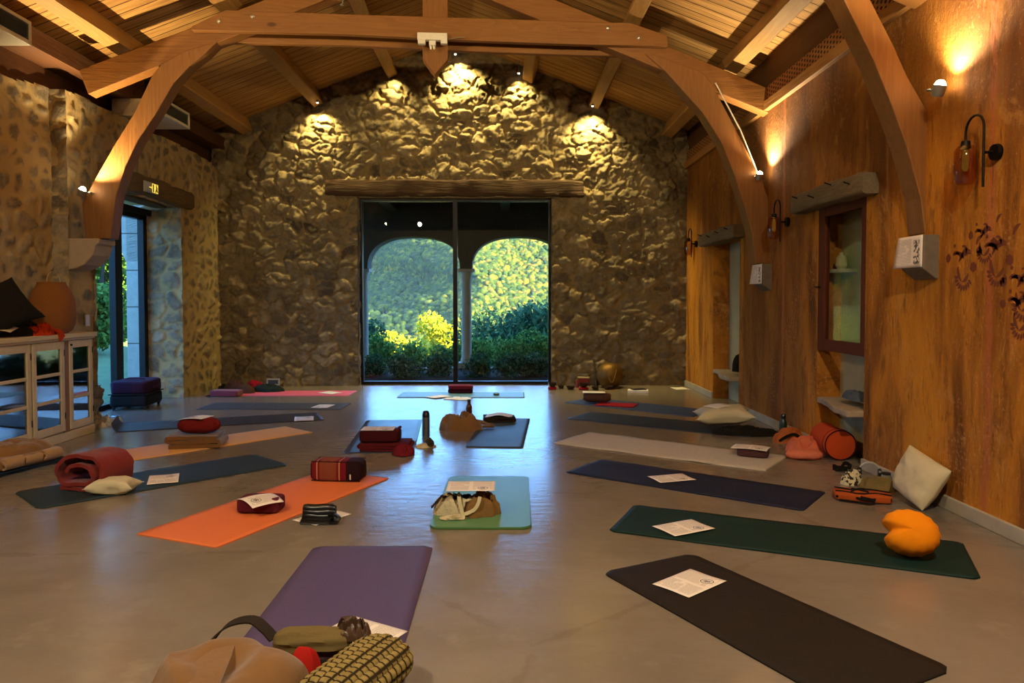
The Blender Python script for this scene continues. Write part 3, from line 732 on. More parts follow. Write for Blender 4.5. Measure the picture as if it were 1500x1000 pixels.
# ------------------------------------------------------------------ stone corbels under the braces
M_CORB = plain('corbel limestone', hexc('#66594a'), .85, var=.3, scale=16)
M_CORBL = plain('left corbel limestone', hexc('#a8957a'), .85, var=.15, scale=14)
def corbel_right(px, pyt, pyf, pyb, label, w=.27, dep=.105):
    p = PX(px, pyt, XR); z1 = PX(px, pyf, XR).z; z0 = PX(px, pyb, XR).z; m = MB(); y0 = p.y
    m.prism([(XR+.05, p.z), (XR-dep, p.z), (XR-dep, z1), (XR-.015, z0), (XR+.05, z0)], lambda a, b: Vector((a, y0, b)), Vector((0, w, 0)))
    o = m.build('stone_corbel', M_CORB, bevel=.008); tag(o, label, 'corbel', None); recentre(o); return y0, w, p.z, z1, XR-dep
CR1 = corbel_right(1376, 343, 393, 408, 'grey stone corbel holding a printed sheet, under the nearest brace')
CR2 = corbel_right(1131, 386, 416, 425, 'small grey stone corbel under the farther right-hand brace')
m = MB(); zz = T_BL[0][1]
pr = [(XL-.03, zz), (-4.18, zz), (-4.18, zz-.05), (-4.21, zz-.07), (-4.24, zz-.17), (-4.33, zz-.27), (-4.42, zz-.31), (XL-.03, zz-.33)]
m.prism(pr, lambda a, b: Vector((a, 7.66, b)), Vector((0, .34, 0))); o = m.build('stone_corbel', M_CORBL, bevel=.012); tag(o, 'large moulded limestone corbel under the left-hand curved brace', 'corbel'); recentre(o)
# ================================================================== LAMPS
M_BULB = emit('spot lens', (1.0, .80, .48, 1), 60)
M_LED = emit('small lens', (1.0, .92, .75, 1), 14)
M_SILV = plain('satin fixture', hexc('#a8a49a'), .35, .8)
def spot_lamp(name, label, pos, aim, power, size=70, blend=.6, r=.022, ln=.06, lens=None, group=None, base=None, body=None, soft=.02, col=None):
    d = (Vector(aim)-Vector(pos)).normalized(); t_ = thing(name, label, 'spotlight', pos, 0, group)
    q = d.to_track_quat('Z', 'Y').to_matrix().to_4x4()
    m = MB(); m.lathe([(r*.7, -ln), (r*.9, -ln*.8), (r, -.004), (r*1.02, 0), (r*.86, 0), (r*.84, -.006)], 18, q); m.build('lamp_body', body or M_SILV, t_, True, local=True)
    m = MB(); m.lathe([(.0, -.004), (r*.84, -.004), (r*.84, .004), (r*.62, r*.55), (r*.3, r*.8), (0, r*.85)], 16, q); m.build('lens', lens or M_LED, t_, True, local=True)
    if base is not None:
        b = Vector(base)-Vector(pos); m = MB(); m.tube([tuple(-d*ln*.5), tuple(b)], .006, 8); m.lathe([(.02, 0), (.02, .01), (0, .01)], 12, Matrix.Translation(b)); m.build('mount', body or M_SILV, t_, local=True)
    L = bpy.data.lights.new(name, 'SPOT'); L.energy = power; L.spot_size = R(size); L.spot_blend = blend; L.color = col or WARM; L.shadow_soft_size = soft
    lo = bpy.data.objects.new(name+'_light', L); COL.objects.link(lo); lo.parent = t_; lo.location = d*(r*.9+.006); lo.rotation_euler = (-d).to_track_quat('Z', 'Y').to_euler()
    return t_
G_ = 'gable spotlights at the purlin ends'
for (px, py, pw, lb, ax) in ((465, 150, 60, 'small gable spotlight by the second purlin from the left', 0), (577, 103, 34, 'small gable spotlight left of the ridge', -.1), (667, 79, 130, 'brightest gable spotlight, near the ridge beside the king post', .12),
                         (760, 107, 44, 'small gable spotlight right of the ridge', .05), (868, 155, 85, 'small gable spotlight by the second purlin from the right', -.05)):
    p = PY(px, py, YB-.24); spot_lamp('spotlight', lb, p, (p.x+ax, YB-.02, p.z-.85), pw*2.5, 112, 1.0, .02, .05, M_LED, G_, (p.x, p.y+.02, min(roofz(p.x)-.01, p.z+.25)), col=(1, .80, .30))
# uplights clipped to the braces
def truss_pt(px, py, y0, off=-.08):
    s, z = TP(px, py, y0); return Vector((RX, y0, 0))+tv*s+tn*off+Vector((0, 0, z))
p = truss_pt(128, 280, 7.87, -.10); p.x = max(p.x, XL+.09)
spot_lamp('uplight', 'glowing uplight on the left-hand curved brace', p, p+Vector((.50, -.10, 1.0)), 220, 120, .8, .040, .07, M_BULB, None, p+Vector((.03, .08, -.02)))
p = truss_pt(1119, 256, 7.87, -.06); p.x = min(p.x, XR-.12)
spot_lamp('uplight', 'glowing uplight high on the far right-hand curved brace', p, p+Vector((.12, -.30, 1.0)), 130, 130, .9, .036, .07, M_BULB, None, p+Vector((-.03, .07, -.02)), col=(1, .82, .52))
m = MB(); a_ = truss_pt(1043, 122, 7.87, -.02)+Vector((.03, 0, 0)); m.tube([a_, truss_pt(1079, 190, 7.87, -.02)+Vector((.03, 0, 0)), p+Vector((-.02, .02, .02))], .008, 6)
o = m.build('conduit', plain('cream conduit', hexc('#d8cfb8'), .4)); tag(o, 'thin cream conduit running down the far right brace to its uplight', 'conduit'); recentre(o)
p = PX(1377, 125, XR-.10)
spot_lamp('uplight', 'dazzling uplight on the nearest brace against the ochre wall', p, p+Vector((.06, -.12, .45)), 95, 140, 1, .042, .07, M_BULB, None, p+Vector((-.04, .05, -.02)), col=(1, .82, .52))
p = Vector((1.9, 3.3, 3.45))
spot_lamp('uplight', 'uplight hung near the viewer under the right roof slope', p, p+Vector((-.25, .75, .8)), 520, 140, 1, .032, .07, M_BULB, None, (p.x, p.y, roofz(p.x)-.01))
p = Vector((-3.3, 3.3, 3.45))
spot_lamp('uplight', 'uplight hung near the viewer under the left roof slope', p, p+Vector((.25, .75, .8)), 520, 140, 1, .032, .07, M_BULB, None, (p.x, p.y, roofz(p.x)-.01))
for sx in (-1, 1):  # unseen lamp pair added to brighten the far roof slope
    q_ = Vector((RX+sx*.9, 7.87+TS*sx*.9+.12, 4.56)); spot_lamp('uplight', 'added fill lamp on top of the collar beam, %s of the king post' % ('left' if sx < 0 else 'right'), q_, q_+Vector((sx*.55, .8, .55)), 420, 160, 1, .03, .06, M_BULB, None, q_+Vector((0, -.02, -.10)))
for x, y in ((-2.6, 1.2), (1.4, 1.2)):
    p = Vector((x, y, 3.7)); spot_lamp('downlight', 'rear downlight over the %s of the room behind the viewer' % ('left' if x < 0 else 'right'), p, p+Vector((.0, .6, -1.0)), 330, 160, 1, .03, .08, M_BULB, None, (x, y, roofz(x)-.01), soft=.06, col=(1, .84, .58))
# ------------------------------------------------------------------ amber gooseneck sconces (unlit) on the right wall
M_AMBER = glass('smoked amber glass', (.80, .56, .28, 1), 1.5, .02, .10)
M_GLOWF = emit('faint filament', (1, .55, .12, 1), .10)
def sconce(label, px, py, k=1.0):
    b = PX(px, py, XR); t_ = thing('wall_sconce', label, 'wall lamp', b, 0, 'amber glass wall sconces')
    m = MB(); m.lathe([(.0, 0), (.048, 0), (.05, .012), (.046, .028), (0, .03)], 24, Matrix.Rotation(R(-90), 4, 'Y')); m.build('wall_plate', M_IRON, t_, True, local=True)
    ax = -.085; m = MB(); pts = [(ax, 0, -.20), (ax, 0, 0), (ax, 0, .12)]
    for i in range(9):
        a = math.pi*i/8; pts.append((ax, .085-.085*math.cos(a), .15+.085*math.sin(a)))
    pts.append((ax, .17, .10)); m.tube(pts, .0075, 8); m.tube([(-.02, 0, 0), (ax, 0, 0)], .009, 8); m.build('gooseneck', M_IRON, t_, True, local=True)
    m = MB(); m.lathe([(.0, .105), (.025, .10), (.03, .06), (.02, .05), (0, .05)], 16, Matrix.Translation((ax, .17, 0))); m.build('lamp_holder', M_IRON, t_, True, local=True)
    m = MB(); m.lathe([(.022, .075), (.045, .068), (.062, .04), (.064, 0), (.064, -.08), (.060, -.12), (.045, -.155), (.038, -.16)], 28, Matrix.Translation((ax, .17, 0))); m.build('glass_shade', M_AMBER, t_, True, local=True)
    m = MB(); m.lathe([(.0, .05), (.014, .045), (.018, 0), (.018, -.06), (.010, -.08), (0, -.082)], 14, Matrix.Translation((ax, .17, 0))); m.build('bulb', M_GLOWF, t_, True, local=True)
for px, py, lb in ((1462, 223, 'nearest amber glass gooseneck wall lamp, at the right edge'), (1155, 325, 'amber gooseneck wall lamp beside the nearer niche lintel'), (1021, 357, 'farthest gooseneck wall lamp, near the back corner')): sconce(lb, px, py)
# ------------------------------------------------------------------ exit sign
c_ = PX(221, 275, XL+.115); t_ = thing('exit_sign', 'small lit exit pictogram sign above the glazed side door', 'sign', c_)
m = MB(); m.bb(-.015, .015, -.165, .165, -.065, .065); m.build('sign_box', plain('grey sign housing', hexc('#8f8a7c'), .5), t_, local=True, bevel=.004)
m = MB(); m.bb(.0155, .018, 0, .155, -.055, .055); m.build('lit_panel', emit('yellow sign light', (1, .66, .08, 1), .8), t_, local=True)
m = MB()
m.bb(.0182, .020, .012, .040, -.05, .045); m.bb(.0182, .0205, .098, .116, -.008, .03); m.bb(.0182, .0205, .085, .125, .028, .034)
m.tube([(.0195, .104, -.004), (.0195, .080, -.048)], .008, 6); m.tube([(.0195, .108, -.004), (.0195, .135, -.042)], .008, 6); m.tube([(.0195, .12, .02), (.0195, .14, .0)], .004, 6); m.lathe([(0, -.008), (.008, 0), (0, .008)], 10, Matrix.Translation((.0195, .108, .044)))
m.build('running_figure', plain('dark sign ink', hexc('#2b2a1e'), .5), t_, local=True)
m = MB(); m.bb(.0155, .018, -.155, -.005, -.055, .055); m.build('pale_panel', plain('pale sign panel', hexc('#b8b49c'), .5), t_, local=True)
m = MB(); m.bb(.0182, .0195, -.075, -.02, -.006, .006); m.add([(.019, -.02, .022), (.019, .0, 0), (.019, -.02, -.022)], [(0, 1, 2)]); m.build('arrow', bpy.data.materials['yellow sign light'], t_, local=True)
# ------------------------------------------------------------------ air conditioners up on the left
def ac(label, y0, y1, z0, x1=-4.0, w=.62, h=.17):
    t_ = thing('air_conditioner', label, 'air conditioner', (x1-w/2, (y0+y1)/2, z0), 0, 'ducted units above the left wall')
    mw = plain('cream unit casing', hexc('#cfc6b0'), .5)
    m = MB(); m.bb(x1-w, x1, y0, y1, z0, z0+.035); m.bb(x1-w, x1-.02, y0, y1, z0+.035, z0+h); m.bb(x1-w, x1, y0, y1, z0+h, z0+h+.03); m.bb(x1-.02, x1, y1-.04, y1, z0+.035, z0+h); m.bb(x1-.02, x1, y0, y0+.04, z0+.035, z0+h); m.build('casing', mw, t_, bevel=.004)
    m = MB(); n = 11
    for i in range(n): z = z0+.045+(h-.055)*i/(n-1); m.box((x1-.008, (y0+y1)/2, z), (.018, y1-y0-.08, .0035), Matrix.Rotation(R(25), 3, 'Y'))
    m.build('louvre_grille', plain('dark louvres', hexc('#4a4238'), .5, .3), t_)
    m = MB(); m.bb(x1-.35, x1-.30, y1-.3, y1-.25, z0+h+.03, z0+h+.32); m.build('hanger', M_IRON, t_); m = MB(); m.bb(x1-.35, x1-.30, y0+.25, y0+.3, z0+h+.03, z0+h+.32); m.build('hanger', M_IRON, t_)
ac('cream air conditioner at the upper left corner, nearest the viewer', 4.9, 6.36, 3.50)
ac('cream air conditioner partly behind the left-hand curved brace', 8.80, 9.50, 3.52)
# ------------------------------------------------------------------ white junction box on the collar beam
p = truss_pt(634, 62, 7.87, -.065)
t_ = thing('cable_box', 'white cable box clipped on the collar beam at the king post', 'junction box', p)
t_.rotation_euler = (0, 0, math.atan(TS))
m = MB(); m.box((0, -.03, .02), (.31, .07, .075)); m.box((-.11, -.03, -.035), (.08, .06, .045)); m.box((.12, -.03, -.03), (.07, .06, .04)); m.build('casing', plain('white plastic', hexc('#cfcabc'), .4), t_, local=True, bevel=.008)
m = MB(); m.box((0, -.03, -.045), (.07, .05, .05)); m.lathe([(.014, 0), (.012, -.03), (0, -.04)], 12, Matrix.Translation((-.015, -.035, -.07))); m.lathe([(.014, 0), (.012, -.03), (0, -.04)], 12, Matrix.Translation((.018, -.035, -.07))); m.build('twin_sensor', plain('white plastic', hexc('#cfcabc')), t_, local=True, bevel=.004)
m = MB(); m.tube([(.16, -.03, .0), (.25, -.03, .02), (.34, -.02, .03)], .005, 6); m.build('cable', plain('tan cable', hexc('#7a6a50'), .6), t_, local=True)
# ================================================================== PRINTED SHEETS
def m_paper(name, photo=False, base='#e9dccf'):
    t = NT(name); v = t.coord(); q = t.xyz(v); x, y = q[0], q[1]
    def band(s, lo, hi, f=.0015): return t.m('MULTIPLY', t.step(s, lo-f, lo+f), t.m('SUBTRACT', 1, t.step(s, hi-f, hi+f)))
    ln = t.step(t.m('ABSOLUTE', t.m('SUBTRACT', t.m('FRACT', t.m('MULTIPLY', x, 165)), .5)), .26, .18)   # rows of text across the sheet's short side
    ln = t.m('SUBTRACT', 1, t.step(t.m('ABSOLUTE', t.m('SUBTRACT', t.m('FRACT', t.m('MULTIPLY', x, 165)), .5)), .16, .26))
    cv = t.n('ShaderNodeCombineXYZ'); t.l(t.m('FLOOR', t.m('MULTIPLY', x, 165)), cv.inputs[0]); t.l(t.m('MULTIPLY', y, 260), cv.inputs[1])
    wd = t.step(t.noise(cv.outputs[0], .9, 2, .6), .36, .46); para = t.step(t.noise(t.coord((9, 3, 1)), 2.2, 1), .38, .42)
    if photo: cols = band(y, -.02, .128)
    else:
        cols = t.m('ADD', band(y, .012, .128), band(y, -.128, -.012)); 
    r_ = t.m('SQRT', t.m('ADD', t.m('POWER', t.m('SUBTRACT', x, -.045), 2), t.m('POWER', t.m('SUBTRACT', y, -.075), 2)))
    txt = t.m('MULTIPLY', t.m('MULTIPLY', ln, wd), t.m('MULTIPLY', cols, band(x, -.088, .09)))
    txt = t.m('MULTIPLY', txt, para)
    if not photo: txt = t.m('MULTIPLY', txt, t.step(r_, .036, .038))
    c = t.mix(t.m('MULTIPLY', txt, .62), hexc(base), hexc('#54463e'))
    if photo:
        ph = band(y, -.118, -.045, .004); n = t.noise(v, 34, 4, .6); blot = t.m('MULTIPLY', t.m('MULTIPLY', ph, band(x, -.085, .075, .01)), t.step(n, .46, .54))
        c = t.mix(t.m('MULTIPLY', blot, .9), c, hexc('#1b1b1a'))
    else:
        rg = t.m('SUBTRACT', 1, t.step(t.m('ABSOLUTE', t.m('SUBTRACT', r_, .030)), .0012, .0030))
        ri = t.m('MULTIPLY', t.m('SUBTRACT', 1, t.step(r_, .016, .019)), t.step(t.noise(v, 150, 2), .42, .5))
        rm = t.m('MULTIPLY', t.m('SUBTRACT', 1, t.step(t.m('ABSOLUTE', t.m('SUBTRACT', r_, .0225)), .0008, .002)), .6)
        c = t.mix(t.m('MAXIMUM', t.m('MAXIMUM', rg, ri), rm), c, hexc('#231c1c'))
    t.bsdf(c, .7, spec=.3); return t.mat
M_PAPER = m_paper('printed sheet'); M_PAPERP = m_paper('portrait sheet', True)
M_PAPERB = plain('plain sheet', hexc('#ebe4da'), .7, var=.03)
def paper(label, pts, z=0.0, flip=False, bend=None, mat=None, group=None, W_=.21, L_=.297, tilt=0.0, n=10, lift=.0025):
    """pts: four picture corners of a sheet lying at height z, first edge first; local y is the longer side"""
    w = [FL(px, py, z) for px, py in pts]; c = sum(w, Vector())/4
    e0 = ((w[1]-w[0])+(w[2]-w[3]))/2; e1 = ((w[3]-w[0])+(w[2]-w[1]))/2
    d = e0 if e0.length > e1.length else e1
    a = math.atan2(d.y, d.x)-math.pi/2+(math.pi if flip else 0)
    return paper_at(label, (c.x, c.y, z+lift), a, bend, mat, group, W_, L_, n)
def paper_at(label, loc, rz, bend=None, mat=None, group=None, W_=.21, L_=.297, n=10):
    mb = MB(); P = []
    for i in range(n+1):
        row = []
        for j in range(n+1):
            x = -W_/2+W_*i/n; y = -L_/2+L_*j/n; z = bend(x, y) if bend else .0012*math.sin(x*30+y*9)+.0012
            row.append((x, y, z))
        P.append(row)
    gridmesh(mb, P); o = mb.build('printed_sheet', mat or M_PAPER, smooth=True)
    sm = o.modifiers.new('thick', 'SOLIDIFY'); sm.thickness = .0006; sm.offset = 1
    o.location = loc; o.rotation_euler = (0, 0, rz); return tag(o, label, 'paper sheet', group)
# ================================================================== YOGA MATS
def yoga_mat(label, mat, A, B, D, L, Wd=None, r=.03, t=.006, name='yoga_mat', z=0.0, curl=0.0, cat='yoga mat', world=False, wav=0.0, edge=None):
    """A,B: picture points of one short end, D: a point along A's long edge"""
    a, b, d = (Vector((*p, 0)) for p in (A, B, D)) if world else (FL(*A), FL(*B), FL(*D))
    u = (d-a).normalized(); v = (b-a); v = v-u*v.dot(u); w = v.length if Wd is None else Wd; v.normalize()
    mid = (a+b)/2; mid = mid-u*(mid-a).dot(u)*0
    cx = mid+u*(L/2-((mid-a).dot(u))); ang = math.atan2(u.y, u.x)
    # outline with rounded corners, then a lengthwise grid so that ends can curl
    n = 60; k = 12; top = []; mb = MB(); P = []
    side = 1 if u.cross(v).z > 0 else -1
    for i in range(n+1):
        s = -L/2+L*i/n; e = min(s+L/2, L/2-s); hw = w/2
        if e < r: hw = w/2-r+math.sqrt(max(0, r*r-(r-e)**2))
        row = []
        for j in range(k+1):
            q = -1+2*j/k; zz = wav*(float(fbm(s*4+ang*9, q*1.5, 5, 2))-.45)
            cz = 0; ss = s
            if curl and s < -L/2+.10: f = (-L/2+.10-s)/.10; cz = curl*f*f; ss = s+.035*f*f
            row.append((ss, q*hw, max(0, zz)+cz))
        P.append(row)
    vs = [(x, y, zz+t) for row in P for x, y, zz in row]+[(x, y, zz) for row in P for x, y, zz in row]; N = (n+1)*(k+1); fs = []
    for i in range(n):
        for j in range(k):
            p = i*(k+1)+j; fs.append((p, p+k+1, p+k+2, p+1)); fs.append((N+p, N+p+1, N+p+k+2, N+p+k+1))
    ring = [i*(k+1) for i in range(n+1)]+[n*(k+1)+j for j in range(1, k+1)]+[i*(k+1)+k for i in range(n-1, -1, -1)]+[j for j in range(k-1, 0, -1)]
    for i in range(len(ring)):
        p, q = ring[i], ring[(i+1) % len(ring)]; fs.append((p, q, N+q, N+p))
    mb.add(vs, fs); o = mb.build(name, mat); 
    o.location = (cx.x, cx.y, z+.0008); o.rotation_euler = (0, 0, ang)
    for pl_ in o.data.polygons: pl_.use_smooth = len(pl_.vertices) == 4 and abs(pl_.normal.z) > .5
    return tag(o, label, cat)
MT = dict(
 purple=foam('purple foam', hexc('#4e4062'), .6), brown=foam('black brown foam', hexc('#1f1915'), .65, spec=.2), green=foam('bottle green foam', hexc('#0e2824'), .65, spec=.2),
 navy=foam('navy foam', hexc('#141b33'), .6, spec=.25), teal=foam('deep teal foam', hexc('#16283a'), .55), blue=foam('blue foam', hexc('#223a63'), .6), slate=foam('slate foam', hexc('#33414a'), .5),
 bluegrey=foam('blue grey foam', hexc('#2a3140'), .36, spec=.7), seafoam=foam('sea green foam', hexc('#56855c'), .36, spec=.6), orange=foam('orange foam', hexc('#d9713e'), .6), dteal=foam('petrol foam', hexc('#1c3038'), .5),
 peach=foam('apricot foam', hexc('#d9a05c'), .6), steel=foam('graphite foam', hexc('#2f2e2d'), .42), grey2=foam('ash grey foam', hexc('#474543'), .7, .2, spec=.2), pink=foam('pink foam', hexc('#d9607a'), .6), sky=foam('pale blue foam', hexc('#5f8fae'), .45))
ym = {}
ym['purple'] = yoga_mat('purple yoga mat in the foreground with a fleece pile on it', MT['purple'], (-1.045, 4.015), (-.395, 4.0), (-1.045, 2.9), 1.83, .65, .045, world=True)
ym['brown'] = yoga_mat('nearest blackish brown yoga mat at the lower right', MT['brown'], (1010, 812.6), (884, 838), (1366, 971), 1.40, .58, .05)
ym['green'] = yoga_mat('dark green yoga mat under the orange round cushion', MT['green'], (927, 743), (881, 774), (1385, 796), 1.86, .60, .03, wav=.008)
ym['navy'] = yoga_mat('dark navy yoga mat with one sheet, behind the dark green mat', MT['navy'], (882, 673), (826, 693), (1214, 721), 1.80, .58, .02, wav=.006)
t = NT('cream towelling'); v = t.coord(); f = t.noise(v, 90, 3, .7); g2 = t.noise(v, 22, 4)
t.bsdf(t.mix(f, hexc('#b9ab96'), hexc('#e0d5c2')), .95, normal=t.bump(t.m('ADD', f, g2), .9, .02), spec=.1); M_TOWEL = t.mat
ym['white'] = yoga_mat('cream towelling mat on the right, the only white one', M_TOWEL, (865, 633.5), (808, 650), (1150, 667), 1.97, .68, .012, t=.010, wav=.012)
ym['teal'] = yoga_mat('deep teal yoga mat with the cream cushion and black bag', MT['teal'], (865, 604), (832, 613), (1130, 629), 2.05, .62, .02)
ym['blue'] = yoga_mat('blue yoga mat with the red cloth, farthest on the right', MT['blue'], (870, 582), (835, 592), (1057, 601), 1.84, .62, .01)
ym['slate'] = yoga_mat('slate grey yoga mat in the middle of the room', MT['slate'], (711, 613), (774, 613), (686, 653.5), 1.66, .53, .015, t=.008)
ym['bluegrey'] = yoga_mat('dark blue-grey yoga mat under the maroon bolster, left of centre', MT['bluegrey'], (537, 616), (618, 617), (502, 665), 1.80, .62, .02)
ym['orange'] = yoga_mat('bright orange yoga mat with the patterned bolster', MT['orange'], (200, 783), (322, 801), (475, 690), 1.72, .61, .006)
ym['dteal'] = yoga_mat('dark petrol yoga mat with the rolled red blanket', MT['dteal'], (20, 721), (75, 743.5), (362, 667), 1.78, .62, .05, wav=.004)
ym['peach'] = yoga_mat('apricot yoga mat with the folded brown blanket', MT['peach'], (458, 633.5), (405, 627), (178, 677), 1.83, .52, .006)
ym['steel'] = yoga_mat('graphite yoga mat with a curled-up left end', MT['steel'], (155, 637), (160, 619), (478, 617.5), 2.16, .60, .006, curl=.09)
ym['grey2'] = yoga_mat('ash grey mottled yoga mat in front of the pink mat', MT['grey2'], (286, 600), (310, 590), (500, 600.5), 1.80, .58, .006)
ym['pink'] = yoga_mat('pink yoga mat by the back wall on the left', MT['pink'], (-3.98, 10.45), (-3.98, 11.05), (-2.2, 10.43), 1.76, .58, .01, world=True)
ym['sky'] = yoga_mat('pale blue teacher mat in front of the big window', MT['sky'], (-1.51, 10.22), (-1.50, 10.88), (.27, 10.19), 1.78, .62, .02, world=True)
# folded mat: window reflection painted into the sea green upper layer, not the lower
c_ = (FL(637, 776)+FL(783, 777)+FL(654, 700)+FL(768, 700))/4
t_ = thing('yoga_mat', 'sea green yoga mat folded in half under the tote bag', 'yoga mat', (c_.x, c_.y, 0), R(-1))
def halfmat(z, w, l, r, tw=0.0):
    m = MB(); pts = []
    for (sx, sy, a0) in ((1, 1, 0), (-1, 1, 90), (-1, -1, 180), (1, -1, 270)):
        for a in (0, 22, 45, 67, 90): pts.append((sx*(w/2-r)+r*math.cos(R(a0+a)), sy*(l/2-r)+r*math.sin(R(a0+a))))
    m.prism(pts, lambda a, b: Vector((a+tw*b, b, z)), Vector((0, 0, .008))); return m
halfmat(.001, .605, 1.26, .06).build('lower_layer', foam('leaf green foam', hexc('#3f5c1e'), .55), t_, local=True, label='leaf green lower layer, the mat colour without reflection')
halfmat(.0095, .60, 1.26, .06, .006).build('upper_layer', MT['seafoam'], t_, local=True)
# folded dark mat at the left edge
t_ = thing('yoga_mat', 'dark blue folded yoga mat under the fleece at the left edge', 'yoga mat', (-3.98, 5.95, 0), R(75))
m = MB(); ribbon(m, fold_path(.70, .012, 3), .010, .40, 4, 3, .001); m.build('folded_layers', MT['teal'], t_, True, local=True)
# sheets on the mats
paper('sheet on the nearest blackish brown mat', [(957, 855), (1008, 836), (1063, 852), (1013, 874)], .008, flip=True)
paper('sheet on the dark green mat', [(956, 771), (1011, 762), (1047, 774), (990, 785)], .014, flip=True)
paper('sheet on the dark navy mat', [(948, 698), (1000, 694), (1019, 703), (968, 707)], .012, flip=True)
paper_at("sheet on the purple mat beside the fleece pile", (-.575, 2.945, .010), math.atan2(-.16, .26)-math.pi/2+math.pi)
paper('sheet on the dark petrol mat', [(218, 697), (264, 694), (262, 706), (214, 710)], .011)
paper('sheet at the right end of the graphite mat', [(432, 612), (459, 609), (460, 615), (430, 617)], .009)
paper('sheet at the right end of the ash grey mat', [(452, 597), (466, 592), (494, 593), (482, 598)], .009)
paper('sheet at the right end of the pink mat', [(466, 575), (475, 573), (500, 575), (494, 578)], .009, mat=M_PAPERB)
paper('white sheet on the left of the pale blue teacher mat', [(622, 582), (648, 579.5), (656, 579.5), (640, 582.5)], .009, mat=M_PAPERB)
paper('left of the two sheets lying before the pale blue mat', [(653, 584), (661, 581.5), (673, 582), (668, 585)], .003, mat=M_PAPERB)
paper('right of the two sheets lying before the pale blue mat', [(672, 584.5), (672, 582), (686, 583), (684, 585.5)], .003, mat=M_PAPERB)
paper('loose pale sheet on the floor in the far right corner', [(983, 568), (1000, 567), (1008, 570), (992, 571)], .001, mat=M_PAPERB)
def wall_sheet(label, c, y0, y1, z0, z1):
    mb = MB(); P = []; n = 8
    for i in range(n+1):
        row = []
        for j in range(n+1):
            f, h = i/n, j/n; row.append(((h-.5)*-1*(z0-z1)*1.0, (f-.5)*(y1-y0), .012*(f-.2)**2*(1-h)*4))
        P.append(row)
    gridmesh(mb, P); o = mb.build('printed_sheet', M_PAPERP, smooth=True); sm = o.modifiers.new('thick', 'SOLIDIFY'); sm.thickness = .0006
    # local x -> down the sheet, local y -> along the wall, local z -> away from the corbel
    o.location = (c, (y0+y1)/2, (z0+z1)/2); o.rotation_euler = (0, R(-90), 0); return tag(o, label, 'paper sheet')
y0, w_, zt, zf, xf = CR1; wall_sheet('printed sheet with a portrait, on the nearest corbel', xf-.004, y0+.0, y0+.31, zt-.215, zt-.002)
y0, w_, zt, zf, xf = CR2; wall_sheet('printed sheet with a portrait, on the farther right-hand corbel', xf-.004, y0+.0, y0+.31, zt-.215, zt-.002)
# ================================================================== SOFT THINGS AND SMALL OBJECTS
F_MAROON = fabric('maroon cotton', hexc('#57121a')); F_RED = fabric('brick red fleece', hexc('#781a12'), fuzz=.2); F_CREAM = fabric('cream cotton', hexc('#c9bd9c'), 300, .08)
F_TAN = fabric('tan fleece', hexc('#7c5832'), fuzz=.3); F_BROWN = fabric('brown blanket', hexc('#6e4a26'), fuzz=.3); F_CORAL = fabric('coral cotton', hexc('#c9694a')); F_ORANGE = fabric('rust orange cotton', hexc('#c2501c'))
F_ZAFU = fabric('bright orange cotton', hexc('#ee8a08'), 300, .07); F_BLACK = fabric('black cloth', hexc('#15130f')); F_PINKR = fabric('mauve wool', hexc('#7c3340'), fuzz=.3); F_BRN2 = fabric('umber cotton', hexc('#4a3026'))
F_CRIM = fabric('crimson cloth', hexc('#9c1424')); F_OLIVE = fabric('khaki cloth', hexc('#6d5c36')); F_ECRU = fabric('ecru canvas', hexc('#c8b892')); F_GREENK = fabric('dark green cloth', hexc('#1f2c28')); F_GREY = fabric('grey blue cloth', hexc('#4a5560'))
M_DKG = plain('dark green enamel', hexc('#12261d'), .35); M_STEEL = plain('brushed steel', hexc('#6d7a82'), .3, .8); M_BLKP = plain('black plastic', hexc('#0f0f10'), .35)
def soft(name, label, cat, mb, mat, loc, rz=0.0, group=None, rot=None, smooth=True):
    o = mb.build(name, mat, smooth=smooth); o.location = loc; o.rotation_euler = rot if rot else (0, 0, rz); return tag(o, label, cat, group)
def at(px, py, z=0.0): p = FL(px, py, z); return (p.x, p.y, z)
MZ = .0078      # top of a mat
# ---- left edge
t_ = thing('fleece_blanket', 'tan fleece blanket folded on the dark mat at the left edge', 'blanket', (-3.97, 5.97, .036), R(-14))
m = rbox(.44, .62, .10, bulge=.10, seed=31); m2 = heap(.40, .58, .10, 3, fold=.22, freq=3.5, power=.4); m.add([(x, y, z+.075) for x, y, z in m2.v], m2.f); m.build('folded_cloth', F_TAN, t_, True, local=True)
for k, (y, s_, z) in enumerate(((-.20, .05, .004), (-.02, .042, .01), (.16, .05, .004))):
    m = MB(); ribbon(m, [(q[0]*1.0, q[1]) for q in spiral_path(s_, .016, 1.4)], .015, .16, 8, 90+k, .006); o = m.build('curled_hem', fabric('pale fleece edge', hexc('#a07c52'), fuzz=.4), t_, True, local=True); o.location = (.20, y, z)
